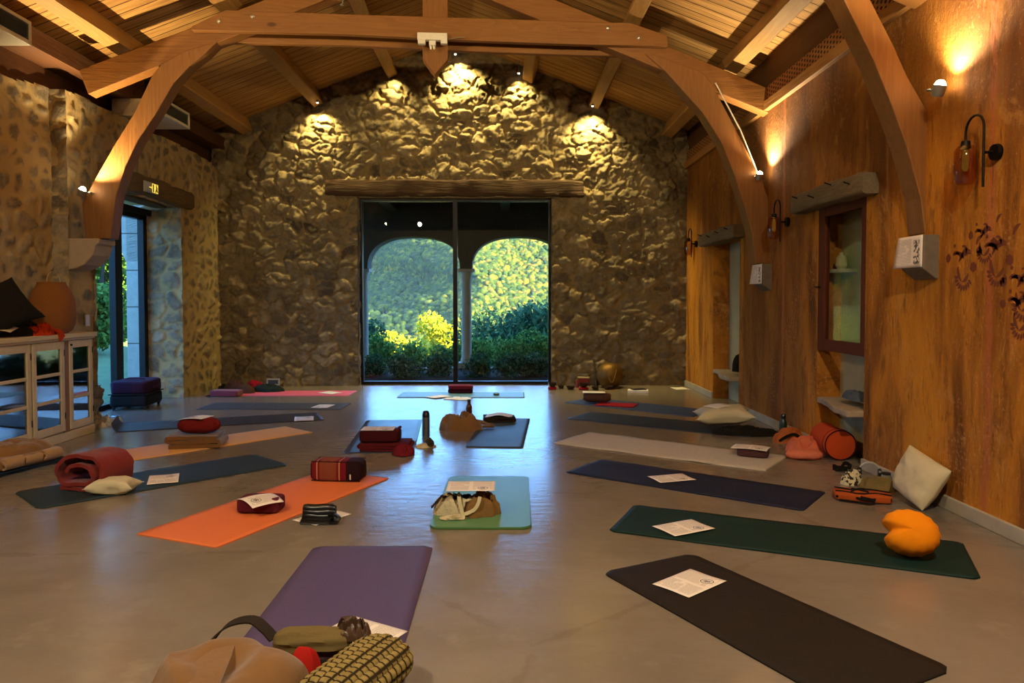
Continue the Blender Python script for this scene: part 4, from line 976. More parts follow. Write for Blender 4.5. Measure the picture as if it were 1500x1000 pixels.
# ---- petrol mat: rolled red blanket and cream cushion
t_ = thing('blanket', 'brick red blanket rolled into an open loop on the dark petrol mat', 'blanket', (*FL(140, 714)[:2], MZ), R(-14))
m = MB(); pth = [(-.19+.0*i, .0) for i in range(1)]
pth = [(-.16, .022), (-.05, .018), (.08, .018), (.155, .03), (.185, .09), (.18, .17), (.13, .225), (.03, .245), (-.08, .24), (-.15, .20), (-.185, .13), (-.17, .07), (-.12, .045), (-.02, .05), (.08, .06), (.12, .10), (.10, .16), (.0, .185), (-.08, .17), (-.11, .12)]
sp = []
for i in range(len(pth)-1):
    p0, p1, p2, p3 = pth[max(i-1, 0)], pth[i], pth[i+1], pth[min(i+2, len(pth)-1)]
    for k in range(4):
        s = k/4; f = lambda a, b, c, d: .5*((2*b)+(-a+c)*s+(2*a-5*b+4*c-d)*s*s+(-a+3*b-3*c+d)*s**3)
        sp.append((f(p0[0], p1[0], p2[0], p3[0]), f(p0[1], p1[1], p2[1], p3[1])))
ribbon(m, sp, .026, .30, 14, 5, .008); m.build('rolled_cloth', F_RED, t_, True, local=True)
soft('cushion', 'small cream cushion tucked beside the rolled red blanket', 'cushion', pillow(.33, .20, .105, seed=2, pinch=.3), F_CREAM, at(166, 722, MZ), R(4))
# ---- apricot mat
c_ = FL(281, 657); t_ = thing('blanket', 'folded brown blanket on the apricot mat, under the red cushion', 'blanket', (c_.x, c_.y+.12, MZ), R(8))
m = MB(); m = MB(); ribbon(m, fold_path(.46, .036, 3, 1.06), .033, .30, 16, 8, .009); m.build('folded_cloth', F_BROWN, t_, True, local=True)
def crescent(w, d, h, notch=.35, seed=0, na=64, nb=16, ang0=-90):
    """buckwheat cushion with a pinch on one side"""
    mb = MB(); P = []
    for i in range(na):
        a = 2*math.pi*i/na; dd = ((a-R(ang0)+math.pi) % (2*math.pi))-math.pi; k = 1-notch*math.exp(-(dd/.32)**2); row = []
        for j in range(nb+1):
            b = -math.pi/2+math.pi*j/nb; cr_ = math.cos(b)**.75; q = 1+.02*math.sin(a*16)*math.cos(b)
            hh = 1-.25*math.exp(-(dd/.4)**2)*cr_; row.append((w/2*math.cos(a)*cr_*k*q, d/2*math.sin(a)*cr_*k*q, h/2+h/2*math.copysign(abs(math.sin(b))**.8, b)*hh+(h*.02*float(vnoise(a*3, b*3, seed)))))
        P.append(row)
    gridmesh(mb, P, wrap_u=True); return mb
soft('cushion', 'dark red crescent cushion on the folded brown blanket', 'cushion', crescent(.38, .24, .15, .12, 4), fabric('deep red cotton', hexc('#6d1512')), (c_.x+.02, c_.y+.12, MZ+.114), R(6))
paper_at('sheet on the dark red cushion, folded over its top', (c_.x-.04, c_.y+.13, MZ+.262), R(80), bend=lambda x, y: -.9*(y*y)*.8-.1*y, mat=M_PAPERB)
# small red thing at mat end hidden behind rolled blanket is the rolled blanket itself
# ---- orange mat: patterned bolster, maroon block with sheet
def m_pattern():
    t = NT('red woven pattern'); v = t.coord(); q = t.xyz(v); x, z = q[0], q[2]
    a = t.m('ABSOLUTE', t.m('SUBTRACT', t.m('FRACT', t.m('MULTIPLY', x, 17)), .5)); b = t.m('ABSOLUTE', t.m('SUBTRACT', t.m('FRACT', t.m('MULTIPLY', z, 17)), .5))
    s = t.m('ADD', a, b); ring = t.m('SUBTRACT', 1, t.step(t.m('ABSOLUTE', t.m('SUBTRACT', t.m('FRACT', t.m('MULTIPLY', s, 4)), .5)), .12, .22))
    inside = t.m('SUBTRACT', 1, t.step(t.m('ABSOLUTE', t.m('ADD', x, .055)), .062, .066)); c = t.mix(t.m('MULTIPLY', ring, inside), hexc('#6a0f1c'), hexc('#8a6436'))
    bar = t.m('SUBTRACT', 1, t.step(t.m('ABSOLUTE', t.m('SUBTRACT', t.m('ABSOLUTE', t.m('ADD', x, .055)), .085)), .003, .006)); c = t.mix(bar, c, hexc('#a87c50'))
    dk = t.m('MAXIMUM', t.step(x, .078, .082), t.m('SUBTRACT', 1, t.step(x, -.182, -.178))); c = t.mix(dk, c, hexc('#20080e'))
    t.bsdf(c, .9, spec=.2, normal=t.bump(t.noise(v, 200, 2), .3, .005)); return t.mat
M_PAT = m_pattern()
c_ = FL(493, 707); t_ = thing('bolster', 'patterned red and gold block bolster on the bright orange mat', 'bolster', (c_.x, c_.y+.08, MZ), R(-6))
rbox(.395, .17, .155, bulge=.05, seed=2).build('body', M_PAT, t_, True, local=True)
m = MB(); m.strip([(.115, -.088, .02), (.115, -.0895, .06)], .006, .002, (1, 0, 0)); m.strip([(.115, -.088, .02), (.115, -.0895, .055)], .010, .002, (1, 0, 0)); m.build('label_tag', plain('white tag', hexc('#d8d2c8'), .6), t_, local=True)
m = MB()
for sy in (-1, 1):
    for sz in (.008, .147): m.tube([(-.185+.37*i/10, sy*.077, sz) for i in range(11)], .004, 6)
m.build('piping', fabric('dark maroon cord', hexc('#2a0810')), t_, True, local=True)
c_ = FL(376, 755); t_ = thing('bolster', 'small maroon block bolster under the curved sheet, orange mat', 'bolster', (c_.x, c_.y+.09, MZ), R(-2))
rbox(.27, .17, .095, bulge=.04, seed=5).build('body', fabric('plum cotton', hexc('#5a1c2c')), t_, True, local=True)
paper_at('sheet curving over the small maroon block', (c_.x-.015, c_.y+.06, MZ+.104), math.atan2(4.28-4.63+.02, -1.42+1.75)+R(90), bend=lambda x, y: -1.6*(y+.02)**2-.6*x*x, mat=M_PAPER)
paper('sheet on the floor under the black straps, beside the orange mat', [(428, 762), (480, 747), (511, 753), (468, 769)], .0)
t_ = thing('strap_bundle', 'coiled shiny black yoga straps on a sheet beside the orange mat', 'strap', at(467, 764, .006), R(-3))
m = MB()
for k in range(3): m.tube([(-.10+.20*i/8, .012+.004*k, .030+.024*k+.003*math.sin(i+k)) for i in range(9)], [.018]+[.026]*7+[.018], 10)
for k in range(3): m.strip([(-.10+.18*i/8, -.028+.02*k, .012+.010*k) for i in range(9)], .05, .012, (0, 1, .3))
m.strip([(.06, .0, .05), (.10, -.01, .05), (.13, -.02, .03), (.12, -.03, .01), (.05, -.03, .010)], .035, .010, (0, 1, 0)); m.build('webbing', plain('glossy black webbing', hexc('#0b0b0d'), .35), t_, True, local=True)
m = MB(); m.box((.115, -.02, .035), (.03, .012, .028)); m.build('buckle', M_STEEL, t_, local=True, bevel=.003)
# ---- sea green mat: tote bag with sheet
c_ = FL(683, 758); t_ = thing('tote_bag', 'ecru and brown tote bag slumped on the sea green mat', 'bag', (c_.x-.01, c_.y+.03, .019), R(-2))
t = NT('ecru brown patch cloth'); v = t.coord(); n = t.noise(v, 7, 2, .4); q = t.xyz(v); f = t.step(t.m('ADD', n, t.m('MULTIPLY', q[2], 1.6)), .62, .66)
t.bsdf(t.mix(t.step(t.m('ADD', q[0], t.m('MULTIPLY', n, .2)), .12, .16), t.mix(f, hexc('#bcae8c'), hexc('#2c1a10')), hexc('#7d5c34')), .95, normal=t.bump(t.noise(v, 30, 4), .5, .02), spec=.1); M_TOTE = t.mat
heap(.40, .20, .165, 14, fold=.35, power=.35, freq=8).build('bag_body', M_TOTE, t_, True, local=True)
m = MB(); m.strip([(-.03, -.06, .14), (-.025, -.10, .11), (-.01, -.115, .05), (-.0, -.13, .008), (-.06, -.15, .008), (-.12, -.15, .009), (-.13, -.13, .01), (-.09, -.12, .012), (-.02, -.12, .02), (.06, -.11, .05), (.09, -.105, .09), (.10, -.09, .13)], .022, .004, (1, 0, 0)); m.build('handle', F_ECRU, t_, True, local=True)
m = MB(); m.strip([(-.13, -.06, .13), (-.17, -.08, .09), (-.20, -.06, .055), (-.185, -.03, .07), (-.14, -.02, .12)], .018, .004, (0, 1, .3)); m.build('handle', fabric('dark handle', hexc('#2c1a10')), t_, True, local=True)
paper_at('sheet resting on top of the tote bag', (c_.x+.03, c_.y+.01, .019+.178), R(90), bend=lambda x, y: .04*x)
# ---- blue-grey mat: maroon bolster on blanket, sheet
c_ = FL(556, 662); t_ = thing('blanket', 'maroon blanket folded under the bolster on the blue-grey mat', 'blanket', (c_.x+.04, c_.y+.14, MZ))
m = MB(); ribbon(m, fold_path(.46, .022, 3), .020, .30, 10, 12, .005); m.build('folded_cloth', F_MAROON, t_, True, local=True)
soft('blanket', 'loose maroon shawl end beside the bolster on the blue-grey mat', 'shawl', heap(.20, .22, .085, 9, freq=9), fabric('garnet cloth', hexc('#6c1420')), at(592, 664, MZ), 0)
t_ = thing('bolster', 'maroon bolster on the folded blanket, blue-grey mat', 'bolster', (c_.x-.01, c_.y+.12, MZ+.070))
rbox(.36, .20, .11, bulge=.05, seed=7).build('body', fabric('dark maroon cotton', hexc('#3f0b12')), t_, True, local=True)
m = MB(); m.tube([(.165, -.09, .11), (.168, 0, .118), (.165, .09, .11)], .014, 8); m.build('rolled_edge', F_MAROON, t_, True, local=True)
paper_at('sheet on top of the maroon bolster, left of centre', (c_.x-.03, c_.y+.12, MZ+.182), R(90), bend=lambda x, y: .0015)
def bottle(label, loc, prof, mat, cap, capm, name='water_bottle', group=None):
    t_ = thing(name, label, 'bottle', loc); m = MB(); m.lathe(prof, 28); m.build('flask', mat, t_, True, local=True); m = MB(); m.lathe(cap, 24); m.build('lid', capm, t_, True, local=True); return t_
bottle('tall steel water bottle with black lid beside the blue-grey mat', at(624, 640), [(.0, 0), (.036, 0), (.038, .006), (.038, .19), (.036, .198), (0, .198)], M_STEEL, [(.0, .198), (.036, .198), (.037, .205), (.035, .235), (.030, .245), (.030, .255), (.018, .262), (0, .262)], M_BLKP)
t_ = thing('eye_pillow', 'small rolled cream and black hat on the floor by the steel bottle', 'rolled hat', at(624, 654), R(15))
heap(.19, .13, .045, 5, freq=9).build('brim', F_ECRU, t_, True, local=True)
m = MB(); sp_ = spiral_path(.038, .012, 2.2); ribbon(m, sp_, .011, .11, 8, 4, .002); o = m.build('roll', fabric('black cream stripes', hexc('#3c3323')), t_, True, local=True); o.location = (.03, -.02, .004)
# ---- slate mat group
soft('blanket', 'tan blanket heaped at the upper left corner of the slate mat', 'blanket', heap(.44, .26, .19, 21, fold=.3, power=.4, freq=6), F_TAN, at(676, 629), R(-5))
m = MB(); m.strip([(0, 0, .06), (.08, -.03, .05), (.14, -.06, .03), (.19, -.085, .022), (.16, -.11, .02), (.10, -.09, .018)], .05, .02, (0, 1, .2)); soft('shawl', 'brown shawl end trailing from the tan blanket onto the slate mat', 'shawl', m, F_BROWN, at(695, 624, .012), 0)
bottle('small amber brown bottle behind the tan blanket', at(687, 609), [(.0, 0), (.034, 0), (.036, .006), (.036, .10), (.030, .125), (.020, .14), (.018, .165), (0, .165)], plain('amber brown glass', hexc('#4a1e10'), .2), [(0, .165), (.021, .165), (.021, .195), (0, .195)], M_BLKP)
c_ = FL(730, 619); t_ = thing('blanket', 'dark blanket folded at the far end of the slate mat', 'blanket', (c_.x, c_.y+.08, .010), R(4))
m = MB(); ribbon(m, fold_path(.36, .026, 2), .024, .22, 10, 31, .008); m.build('folded_cloth', fabric('dark brown wool', hexc('#2a211b')), t_, True, local=True)
paper_at('sheet bent over the dark folded blanket, slate mat', (c_.x+.01, c_.y+.08, .075), R(86), bend=lambda x, y: .012*math.cos(y*20), mat=M_PAPERB)
# ---- teacher mat
c_ = FL(674, 577); t_ = thing('bolster', 'maroon folded bolster on the pale blue mat before the window', 'bolster', (c_.x, c_.y+.12, MZ))
rbox(.36, .22, .055, bulge=.03, seed=3).build('lower_fold', fabric('dark maroon cotton', hexc('#3f0b12')), t_, True, local=True); rbox(.36, .22, .058, z0=.055, bulge=.04, seed=4).build('upper_fold', fabric('wine cotton', hexc('#6a1826')), t_, True, local=True)
m = MB(); m.lathe([(0, 0), (.04, 0), (.045, .02), (.03, .032), (0, .034)], 20); soft('singing_bowl_cushion', 'tiny dark lidded tin at the right of the pale blue mat', 'tin', m, M_DKG, at(727, 578.5, MZ))
# ---- blue mat: brown roll, red cloth, sheet
m = yoga_mat('crimson cloth spread over the blue mat', F_CRIM, (885, 588), (868, 597), (940, 591), .50, .34, .02, t=.007, name='cloth', z=.0085, wav=.01, cat='cloth')
c_ = FL(876, 592); t_ = thing('cushion', 'brown rolled cushion on the blue mat, farthest on the right', 'cushion', (c_.x, c_.y+.10, MZ+.004), R(-8))
m = MB(); P = []
for i in range(28):
    a = 2*math.pi*i/28; P.append([(-.18+.36*j/16, .075*math.cos(a)*(1-.5*abs(j/8-1)**5)*(1+.05*math.sin(j*1.3)), .070+.068*math.sin(a)*(1-.5*abs(j/8-1)**5)) for j in range(17)])
gridmesh(m, P, wrap_u=True); m.f.append(tuple(i*17 for i in range(28))); m.mi.append(0); m.f.append(tuple(i*17+16 for i in reversed(range(28)))); m.mi.append(0)
m.build('body', fabric('striped umber cotton', hexc('#5a3a2c'), big=14, var=.4), t_, True, local=True)
paper_at('sheet lying on the brown rolled cushion', (c_.x-.04, c_.y+.10, MZ+.148), R(84), bend=lambda x, y: -.8*x*x, mat=M_PAPERB)
# ---- teal mat: cream cushion, black bag, sheet
soft('bag', 'black cloth bag crumpled under the cream cushion, teal mat', 'bag', heap(.72, .34, .07, 33, freq=6, fold=.5), F_BLACK, at(1092, 634, MZ), R(-14))
c_ = FL(1064, 632); soft('cushion', 'large cream cushion lying on the teal mat', 'cushion', pillow(.60, .42, .17, seed=9, pinch=.25), F_CREAM, (c_.x+.02, c_.y+.16, .070), rot=(R(4), R(-4), R(-10)))
paper_at('sheet on the cream cushion', (c_.x+.0, c_.y+.20, .055+.192), R(-60), bend=lambda x, y: -.5*y*y+.02*y, mat=M_PAPERB)
bottle('dark green water bottle standing by the right skirting', at(1147, 642), [(.0, 0), (.034, 0), (.036, .006), (.036, .15), (.030, .175), (.022, .19), (.021, .20), (0, .20)], M_DKG, [(0, .20), (.024, .20), (.025, .21), (.025, .235), (.020, .24), (0, .24)], M_BLKP)
# ---- white mat pillow
c_ = FL(1109, 673); t_ = thing('cushion', 'small dark brown cushion at the near end of the cream mat', 'cushion', (c_.x, c_.y+.10, .012), R(-25)); rbox(.26, .18, .075, bulge=.05, seed=11).build('body', fabric('plum brown cotton', hexc('#4d3030')), t_, True, local=True)
paper_at('sheet on the small dark brown cushion', (c_.x-.02, c_.y+.10, .09), R(60), bend=lambda x, y: .004*math.cos(y*14)-.4*x*x)
# ---- coral clothes, orange cylinder
M_DRUM = fabric('burnt orange canvas', hexc('#b8431a'), var=.08)
t_ = thing('round_bolster', 'burnt orange round bolster by the nearer niche, its end facing the room', 'bolster', (2.83, 6.18, .13), R(-6))
m = MB(); rr_ = .125; m.lathe([(0, -.005), (rr_*.9, -.005), (rr_, .0), (rr_+.004, .03), (rr_, .15), (rr_-.004, .28), (rr_, .42), (rr_*.9, .425), (0, .425)], 36, Matrix.Rotation(R(-90), 4, 'X')); m.build('body', M_DRUM, t_, True, local=True)
m = MB(); m.tube([(rr_*math.cos(a), -.004, rr_*math.sin(a)) for a in [2*math.pi*i/36 for i in range(37)]], .005, 6); m.tube([((rr_+.002)*math.cos(a), .06, (rr_+.002)*math.sin(a)) for a in [2*math.pi*i/36 for i in range(37)]], .004, 6); m.build('piping', fabric('dark maroon cord', hexc('#2a0810')), t_, True, local=True)
p = at(1195, 662); soft('clothes', 'peach and coral clothes heaped beside the round bolster', 'clothes', heap(.36, .34, .17, 41, freq=5, fold=.3), F_CORAL, (p[0]-.06, p[1]+.04, 0), .4)
p = at(1168, 652); t_ = thing('bag', 'tan leather bag with black strap behind the coral clothes', 'bag', (p[0]+.0, p[1]+.20, 0), R(20)); heap(.34, .20, .15, 42, freq=5, power=.4, fold=.25).build('bag_body', fabric('tan leather', hexc('#a85a2a'), var=.1), t_, True, local=True)
m = MB(); m.strip([(-.16, -.05, .02), (-.12, -.10, .07), (-.04, -.12, .09), (.04, -.11, .04), (0, -.15, .01), (-.12, -.15, .01)], .025, .005, (0, 0, 1)); m.build('strap', F_BLACK, t_, True, local=True)
soft('cushion', 'long coral pink cushion in front of the clothes heap', 'cushion', crescent(.30, .15, .085, .0, 6), fabric('coral pink cotton', hexc('#cf7358')), at(1178, 673), R(-6))
# ---- things along the right wall
t_ = thing('strap', 'black yoga strap coiled loosely on the floor near the right wall', 'strap', at(1233, 689)); m = MB()
m.strip([(-.07, .0, .02), (-.05, .03, .03), (.0, .02, .015), (.05, .05, .05), (.09, .03, .02), (.04, -.01, .02), (-.03, -.03, .03), (-.07, 0, .02)], .03, .004, (0, .2, 1)); m.strip([(-.06, -.02, .006), (.02, -.03, .006), (.10, -.02, .006), (.13, -.04, .006)], .03, .004, (0, 1, 0)); m.build('webbing', F_BLACK, t_, True, local=True)
t = NT('black cream print'); v = t.coord(); t.bsdf(t.mix(t.step(t.noise(v, 26, 2), .47, .52), hexc('#1d1a14'), hexc('#b9ae8c')), .9); M_CAMO = t.mat
soft('pouch', 'small black and cream printed pouch by the right wall', 'pouch', heap(.17, .12, .09, 51, freq=8, fold=.3), M_CAMO, at(1248, 708), .3)
soft('pouch', 'olive cloth bag slumped behind the orange and black bag', 'bag', heap(.26, .20, .10, 52, freq=6), F_OLIVE, at(1285, 716), -.5)
t_ = thing('headphones', 'clear and black headphones lying by the right skirting', 'headphones', at(1274, 700), R(-20)); m = MB(); m.tube([(.075*math.cos(a), .02, .03+.085*math.sin(a)) for a in [math.pi*i/14 for i in range(15)]], .009, 8); m.build('headband', plain('silver grey band', hexc('#a8a69c'), .3, .3), t_, True, local=True)
for sx in (-1, 1): m = MB(); m.lathe([(0, -.015), (.034, -.015), (.038, 0), (.034, .015), (0, .015)], 20, Matrix.Translation((sx*.072, .02, .04)) @ Matrix.Rotation(R(90), 4, 'Y')); m.build('ear_cup', M_BLKP, t_, True, local=True)
bottle('squat grey jar lying between the pouch and the cream pillow', at(1298, 712), [(.0, 0), (.032, 0), (.036, .01), (.036, .07), (.03, .085), (0, .085)], plain('smoky jar', hexc('#6c6658'), .15), [(0, .085), (.03, .085), (.03, .10), (0, .10)], M_BLKP, 'jar')
c_ = FL(1268, 734); t_ = thing('folding_bag', 'flat rust orange bag with black edging near the cream pillow', 'bag', (c_.x, c_.y+.05, 0), R(-20))
rbox(.36, .20, .055, bulge=.06, seed=13).build('body', fabric('rust canvas', hexc('#a34a1c'), var=.15), t_, True, local=True)
m = MB()
for k, (y0, z) in enumerate(((-.096, .03), (-.06, .057), (.03, .060))): m.strip([(-.17+.34*i/8, y0+.02*math.sin(i*1.1+k), z) for i in range(9)], .014, .006, (0, 1, 0) if k else (0, 0, 1))
m.strip([(-.10, -.10, .012), (-.06, -.02, .061), (.0, .06, .06), (.02, .09, .05)], .014, .006, (1, 0, 0)); m.strip([(.06, -.10, .012), (.03, -.02, .061), (-.06, .05, .06)], .014, .006, (1, 0, 0)); m.strip([(-.15, -.11, .012), (-.05, -.135, .012), (.04, -.15, .012), (.06, -.13, .03), (-.02, -.105, .04)], .014, .006, (0, 0, 1)); m.build('edging', F_BLACK, t_, True, local=True)
# cream pillow leaning on the wall: spanned between its four corners
A_, B_, C_, D_ = PX(1334, 652, 2.80), PX(1394, 690, 2.81), FL(1351, 748, .006), FL(1308, 713, .05)
def spanned_pillow(A, B, C, D, h, n=26, seed=0):
    mb = MB(); nr = (B-A).cross(D-A).normalized(); 
    if nr.x > 0: nr = -nr
    vs = []; idx = {}
    for sg in (1, -1):
        for i in range(n+1):
            for j in range(n+1):
                u, v = i/n, j/n; p = A*(1-u)*(1-v)+B*u*(1-v)+C*u*v+D*(1-u)*v; U, V_ = 2*u-1, 2*v-1
                k = max(0, (1-abs(U)**3)*(1-abs(V_)**3))**.5; c = (A+B+C+D)/4; p = p+(c-p)*.015*(1-k)*((1-U*U)+(1-V_*V_)); q = float(fbm(u*5+seed, v*5+sg*2+5, seed, 4))-.5
                idx[i, j, sg] = len(vs); vs.append(p+nr*(sg*h/2*k*(1+q*.25)+sg*.003+h*.12*q))
    fs = []
    for i in range(n):
        for j in range(n):
            fs.append((idx[i, j, 1], idx[i+1, j, 1], idx[i+1, j+1, 1], idx[i, j+1, 1])); fs.append((idx[i, j, -1], idx[i, j+1, -1], idx[i+1, j+1, -1], idx[i+1, j, -1]))
        for a, b in (((i, 0), (i+1, 0)), ((i+1, n), (i, n)), ((0, i+1), (0, i)), ((n, i), (n, i+1))): fs.append((idx[a+(1,)], idx[a+(-1,)], idx[b+(-1,)], idx[b+(1,)]))
    mb.add(vs, fs); return mb
o = spanned_pillow(A_, B_, C_, D_, .15, seed=17).build('cushion', F_CREAM, smooth=True); tag(o, 'square cream cushion standing on its corner against the right wall', 'cushion'); recentre(o)
# bright orange round cushion
c_ = FL(1350, 829); from mathutils import Euler
rt_ = Euler((R(62), R(6), R(-22))); of_ = rt_.to_matrix() @ Vector((0, 0, .105)); soft('cushion', 'bright orange round buckwheat cushion on the dark green mat', 'cushion', crescent(.285, .235, .21, .36, 3, ang0=188), F_ZAFU, (c_.x-of_.x, c_.y+.12-of_.y, .132-of_.z), rot=rt_)
# ---- bundle on the pink mat
p = at(325, 581); soft('blanket', 'mauve blanket rolled at the left end of the pink mat', 'blanket', rbox(.42, .20, .09, bulge=.12, seed=23), F_PINKR, (p[0]+.03, p[1]+.08, 0), R(-6))
m = MB()
for i in range(7): m.tube([(0, i*.022, .025+.01*math.sin(i*2)), (-.03, i*.022-.006, .012), (-.065, i*.024-.01, .006)], .005, 5)
soft('tassels', 'dark tassels of the mauve blanket, far left', 'tassels', m, fabric('dark mauve', hexc('#4d1a2c')), (p[0]-.17, p[1]+.02, 0))
p = at(345, 576, MZ)
for (dx, dy, w, d, h, mt, lb, sd_) in ((-.06, .17, .36, .22, .17, F_BRN2, 'taller umber cushion on the pink mat by the wall', 61), (.12, .08, .26, .20, .12, fabric('cocoa cotton', hexc('#523828')), 'lower cocoa brown cushion on the pink mat', 62), (.17, .34, .26, .16, .15, F_CRIM, 'crimson scarf bundled behind the brown cushions, pink mat', 63), (.40, .26, .46, .26, .10, F_GREENK, 'dark green jacket spread behind the pink mat', 64), (-.26, .22, .16, .14, .12, F_BLACK, 'black pouch at the far left corner by the wall', 65)):
    soft('cushion' if 'cushion' in lb else 'clothes', lb, 'cushion' if 'cushion' in lb else 'clothes', heap(w, d, h, sd_, freq=5, fold=.3, power=.4), mt, (p[0]+dx, p[1]+dy, MZ if dy < .2 else 0.001))
t_ = thing('book', 'small book propped upright on the dark green jacket', 'book', (p[0]+.42, p[1]+.40, .08), R(3)); m = MB(); m.box((0, 0, .05), (.19, .02, .10)); m.build('pages', plain('book paper', hexc('#b8ab88'), .8), t_, local=True); m = MB(); m.box((0, -.012, .05), (.15, .004, .06)); m.build('cover_picture', plain('dark print', hexc('#3a3a38'), .6), t_, local=True)
# ---- suitcase
t_ = thing('suitcase', 'black and purple suitcase lying by the glazed side door', 'suitcase', (-4.66, 9.36, 0), R(6))
m = MB(); m.box((0, 0, .115), (.44, .56, .15)); m.build('lower_shell', plain('black shell', hexc('#0e0c10'), .65, spec=.2), t_, local=True, bevel=.035, seg=4)
rbox(.45, .57, .17, z0=.19, bulge=.14, seed=5).build('upper_shell', fabric('purple nylon', hexc('#32182f'), var=.2), t_, True, local=True)
m = MB(); m.box((0, 0, .195), (.455, .575, .012)); m.build('zip', M_BLKP, t_, local=True)
m = MB(); m.strip([(-.1, -.02, .355), (-.08, -.02, .375), (.08, -.02, .375), (.1, -.02, .355)], .03, .012, (0, 1, 0)); m.strip([(.228, -.1, .27), (.245, -.08, .27), (.245, .08, .27), (.228, .1, .27)], .03, .010, (0, 0, 1)); m.build('handle', fabric('purple strap', hexc('#43203f')), t_, local=True)
for sx in (-1, 1):
    for sy in (-1, 1): m = MB(); m.lathe([(0, -.012), (.024, -.012), (.024, .012), (0, .012)], 18, Matrix.Translation((sx*.18, sy*.24, .025)) @ Matrix.Rotation(R(90), 4, 'Y')); m.box((sx*.18, sy*.24, .045), (.04, .05, .03)); m.build('wheel', M_BLKP, t_, True, local=True)
m = MB(); m.lathe([(0, 0), (.075, 0), (.075, .004), (.06, .007), (0, .007)], 32); soft('floor_disc', 'round metal floor socket cover near the graphite mat', 'floor socket', m, plain('bright steel disc', hexc('#cfd3d6'), .25, .9), at(174, 609, .0005))
rr_ = random.Random(4)
for k in range(6):
    q = FL(150+3*rr_.randint(-3, 4), 600-rr_.randint(0, 5)); s = .05+.03*rr_.random(); m = heap(s*2, s*2, s*1.3, 70+k, nr=8, na=18, freq=9); soft('rubble_stone', 'pale rubble stone at the wall foot before the suitcase, ' + ('nearest the cabinet', 'second from the cabinet', 'third from the cabinet', 'fourth from the cabinet', 'fifth from the cabinet', 'nearest the suitcase')[k], 'stone', m, plain('pale rubble', hexc('#a8a08c'), .9, var=.3), (-4.40+.09*(k % 2)+.03*rr_.random(), 7.82+.07*k, 0), group='rubble at the wall foot')
# ---- altar things by the window
def bowl(label, px, py, r, h, mat, inner=None, grp=None, y=None, z=0.0, name='bowl', cat='bowl'):
    p = FL(px, py); m = MB(); m.lathe([(0, .004), (r*.45, 0), (r*.8, h*.35), (r, h), (r*.94, h), (r*.75, h*.4), (r*.4, .014), (0, .012)], 24)
    return soft(name, label, cat, m, mat, (p.x, p.y, z))
M_BRONZE = plain('dark bronze', hexc('#3c2a1a'), .4, .6); M_BRASS = plain('aged brass', hexc('#6e4f1a'), .5, .6, var=.35, scale=6); M_LACQ = plain('red lacquer', hexc('#7a1c1c'), .35)
def red_cushion(px, py, r, label): p = FL(px, py); m = MB(); m.lathe([(0, 0), (r*.8, 0), (r, .012), (r, .024), (r*.8, .036), (0, .036)], 24); return soft('bowl_cushion', label, 'cushion', m, F_CRIM, (p.x, p.y, 0))
red_cushion(809, 570, .065, 'tiny red ring cushion under the leftmost bowl by the window'); bowl('leftmost dark bowl on a red cushion by the window frame', 809, 570, .068, .07, M_BRONZE, z=.037)
m = MB(); m.lathe([(0, 0), (.03, 0), (.03, .05), (0, .05)], 18); p = FL(806, 565); soft('candle', 'white candle beside the window frame foot', 'candle', m, plain('white wax', hexc('#d8d4c8'), .5), (p.x-.0, p.y+.02, 0))
bowl('small dark dish second from the window frame', 822, 569, .05, .045, M_BRONZE); bowl('bronze bowl third from the window frame', 836, 570.5, .068, .055, M_BRONZE)
red_cushion(855, 570.5, .075, 'red ring cushion under the wide singing bowl'); bowl('wide dark singing bowl on a red cushion', 855, 570.5, .075, .065, M_BRONZE, z=.037)
bowl('low dark incense bowl between the singing bowl and the brass pot', 872, 571, .06, .05, M_BRONZE)
bowl('dark bowl standing in front of the big brass pot', 891, 570.5, .075, .055, M_BRONZE)
p = FL(856, 566); t_ = thing('box', 'small cream lidded box behind the singing bowl', 'box', (p.x, p.y+.12, 0)); m = MB(); m.bb(-.08, .08, -.05, .05, 0, .12); m.build('body', M_LACQ, t_, local=True, bevel=.004); m = MB(); m.bb(-.09, .09, -.055, .055, .12, .14); m.build('lid', plain('cream card', hexc('#b5a274'), .7), t_, local=True, bevel=.003)
m = MB(); m.lathe([(0, 0), (.028, 0), (.03, .03), (.02, .06), (.022, .09), (.012, .12), (0, .13)], 18); p = FL(846, 568); soft('figurine', 'small red figurine behind the row of bowls', 'figurine', m, M_LACQ, (p.x, p.y+.06, 0))
m = MB(); m.lathe([(0, 0), (.035, 0), (.035, .07), (.02, .09), (.02, .12), (0, .12)], 18); p = FL(874, 567); soft('incense_jar', 'dark jar with pale lid behind the incense bowl', 'jar', m, M_BRONZE, (p.x, p.y+.08, 0))
p = FL(893, 567); t_ = thing('brass_pot', 'large round aged brass pot against the stone wall', 'pot', (p.x, min(p.y, YB-.30), 0)); rr_ = .20
m = MB(); m.lathe([(.10, 0), (.15, .04), (.195, .12), (.205, .20), (.19, .28), (.14, .345), (.08, .375), (0, .385)], 40); m.build('body', M_BRASS, t_, True, local=True)
m = MB(); m.tube([(-.075+.15*i/16, -.205-.004*math.sin(math.pi*i/16), .30-.20*math.sin(math.pi*i/16)) for i in range(17)], .004, 6); m.build('bead_string', plain('gold beads', hexc('#c9a050'), .4, .4), t_, True, local=True)
for k, (x0, y0, x1, y1, lb) in enumerate(((895, 571, 911, 569, 'dark wooden mallet lying right of the brass pot'), (882, 573, 905, 572, 'thin pale incense stick before the brass pot'))):
    a, b = FL(x0, y0), FL(x1, y1); m = MB(); m.tube([(a.x, a.y, .012), (b.x, b.y, .012)], [.012, .007] if k == 0 else .004, 8); o = m.build('stick', M_BRONZE if k == 0 else plain('pale stick', hexc('#a87848'))); tag(o, lb, 'stick'); recentre(o)
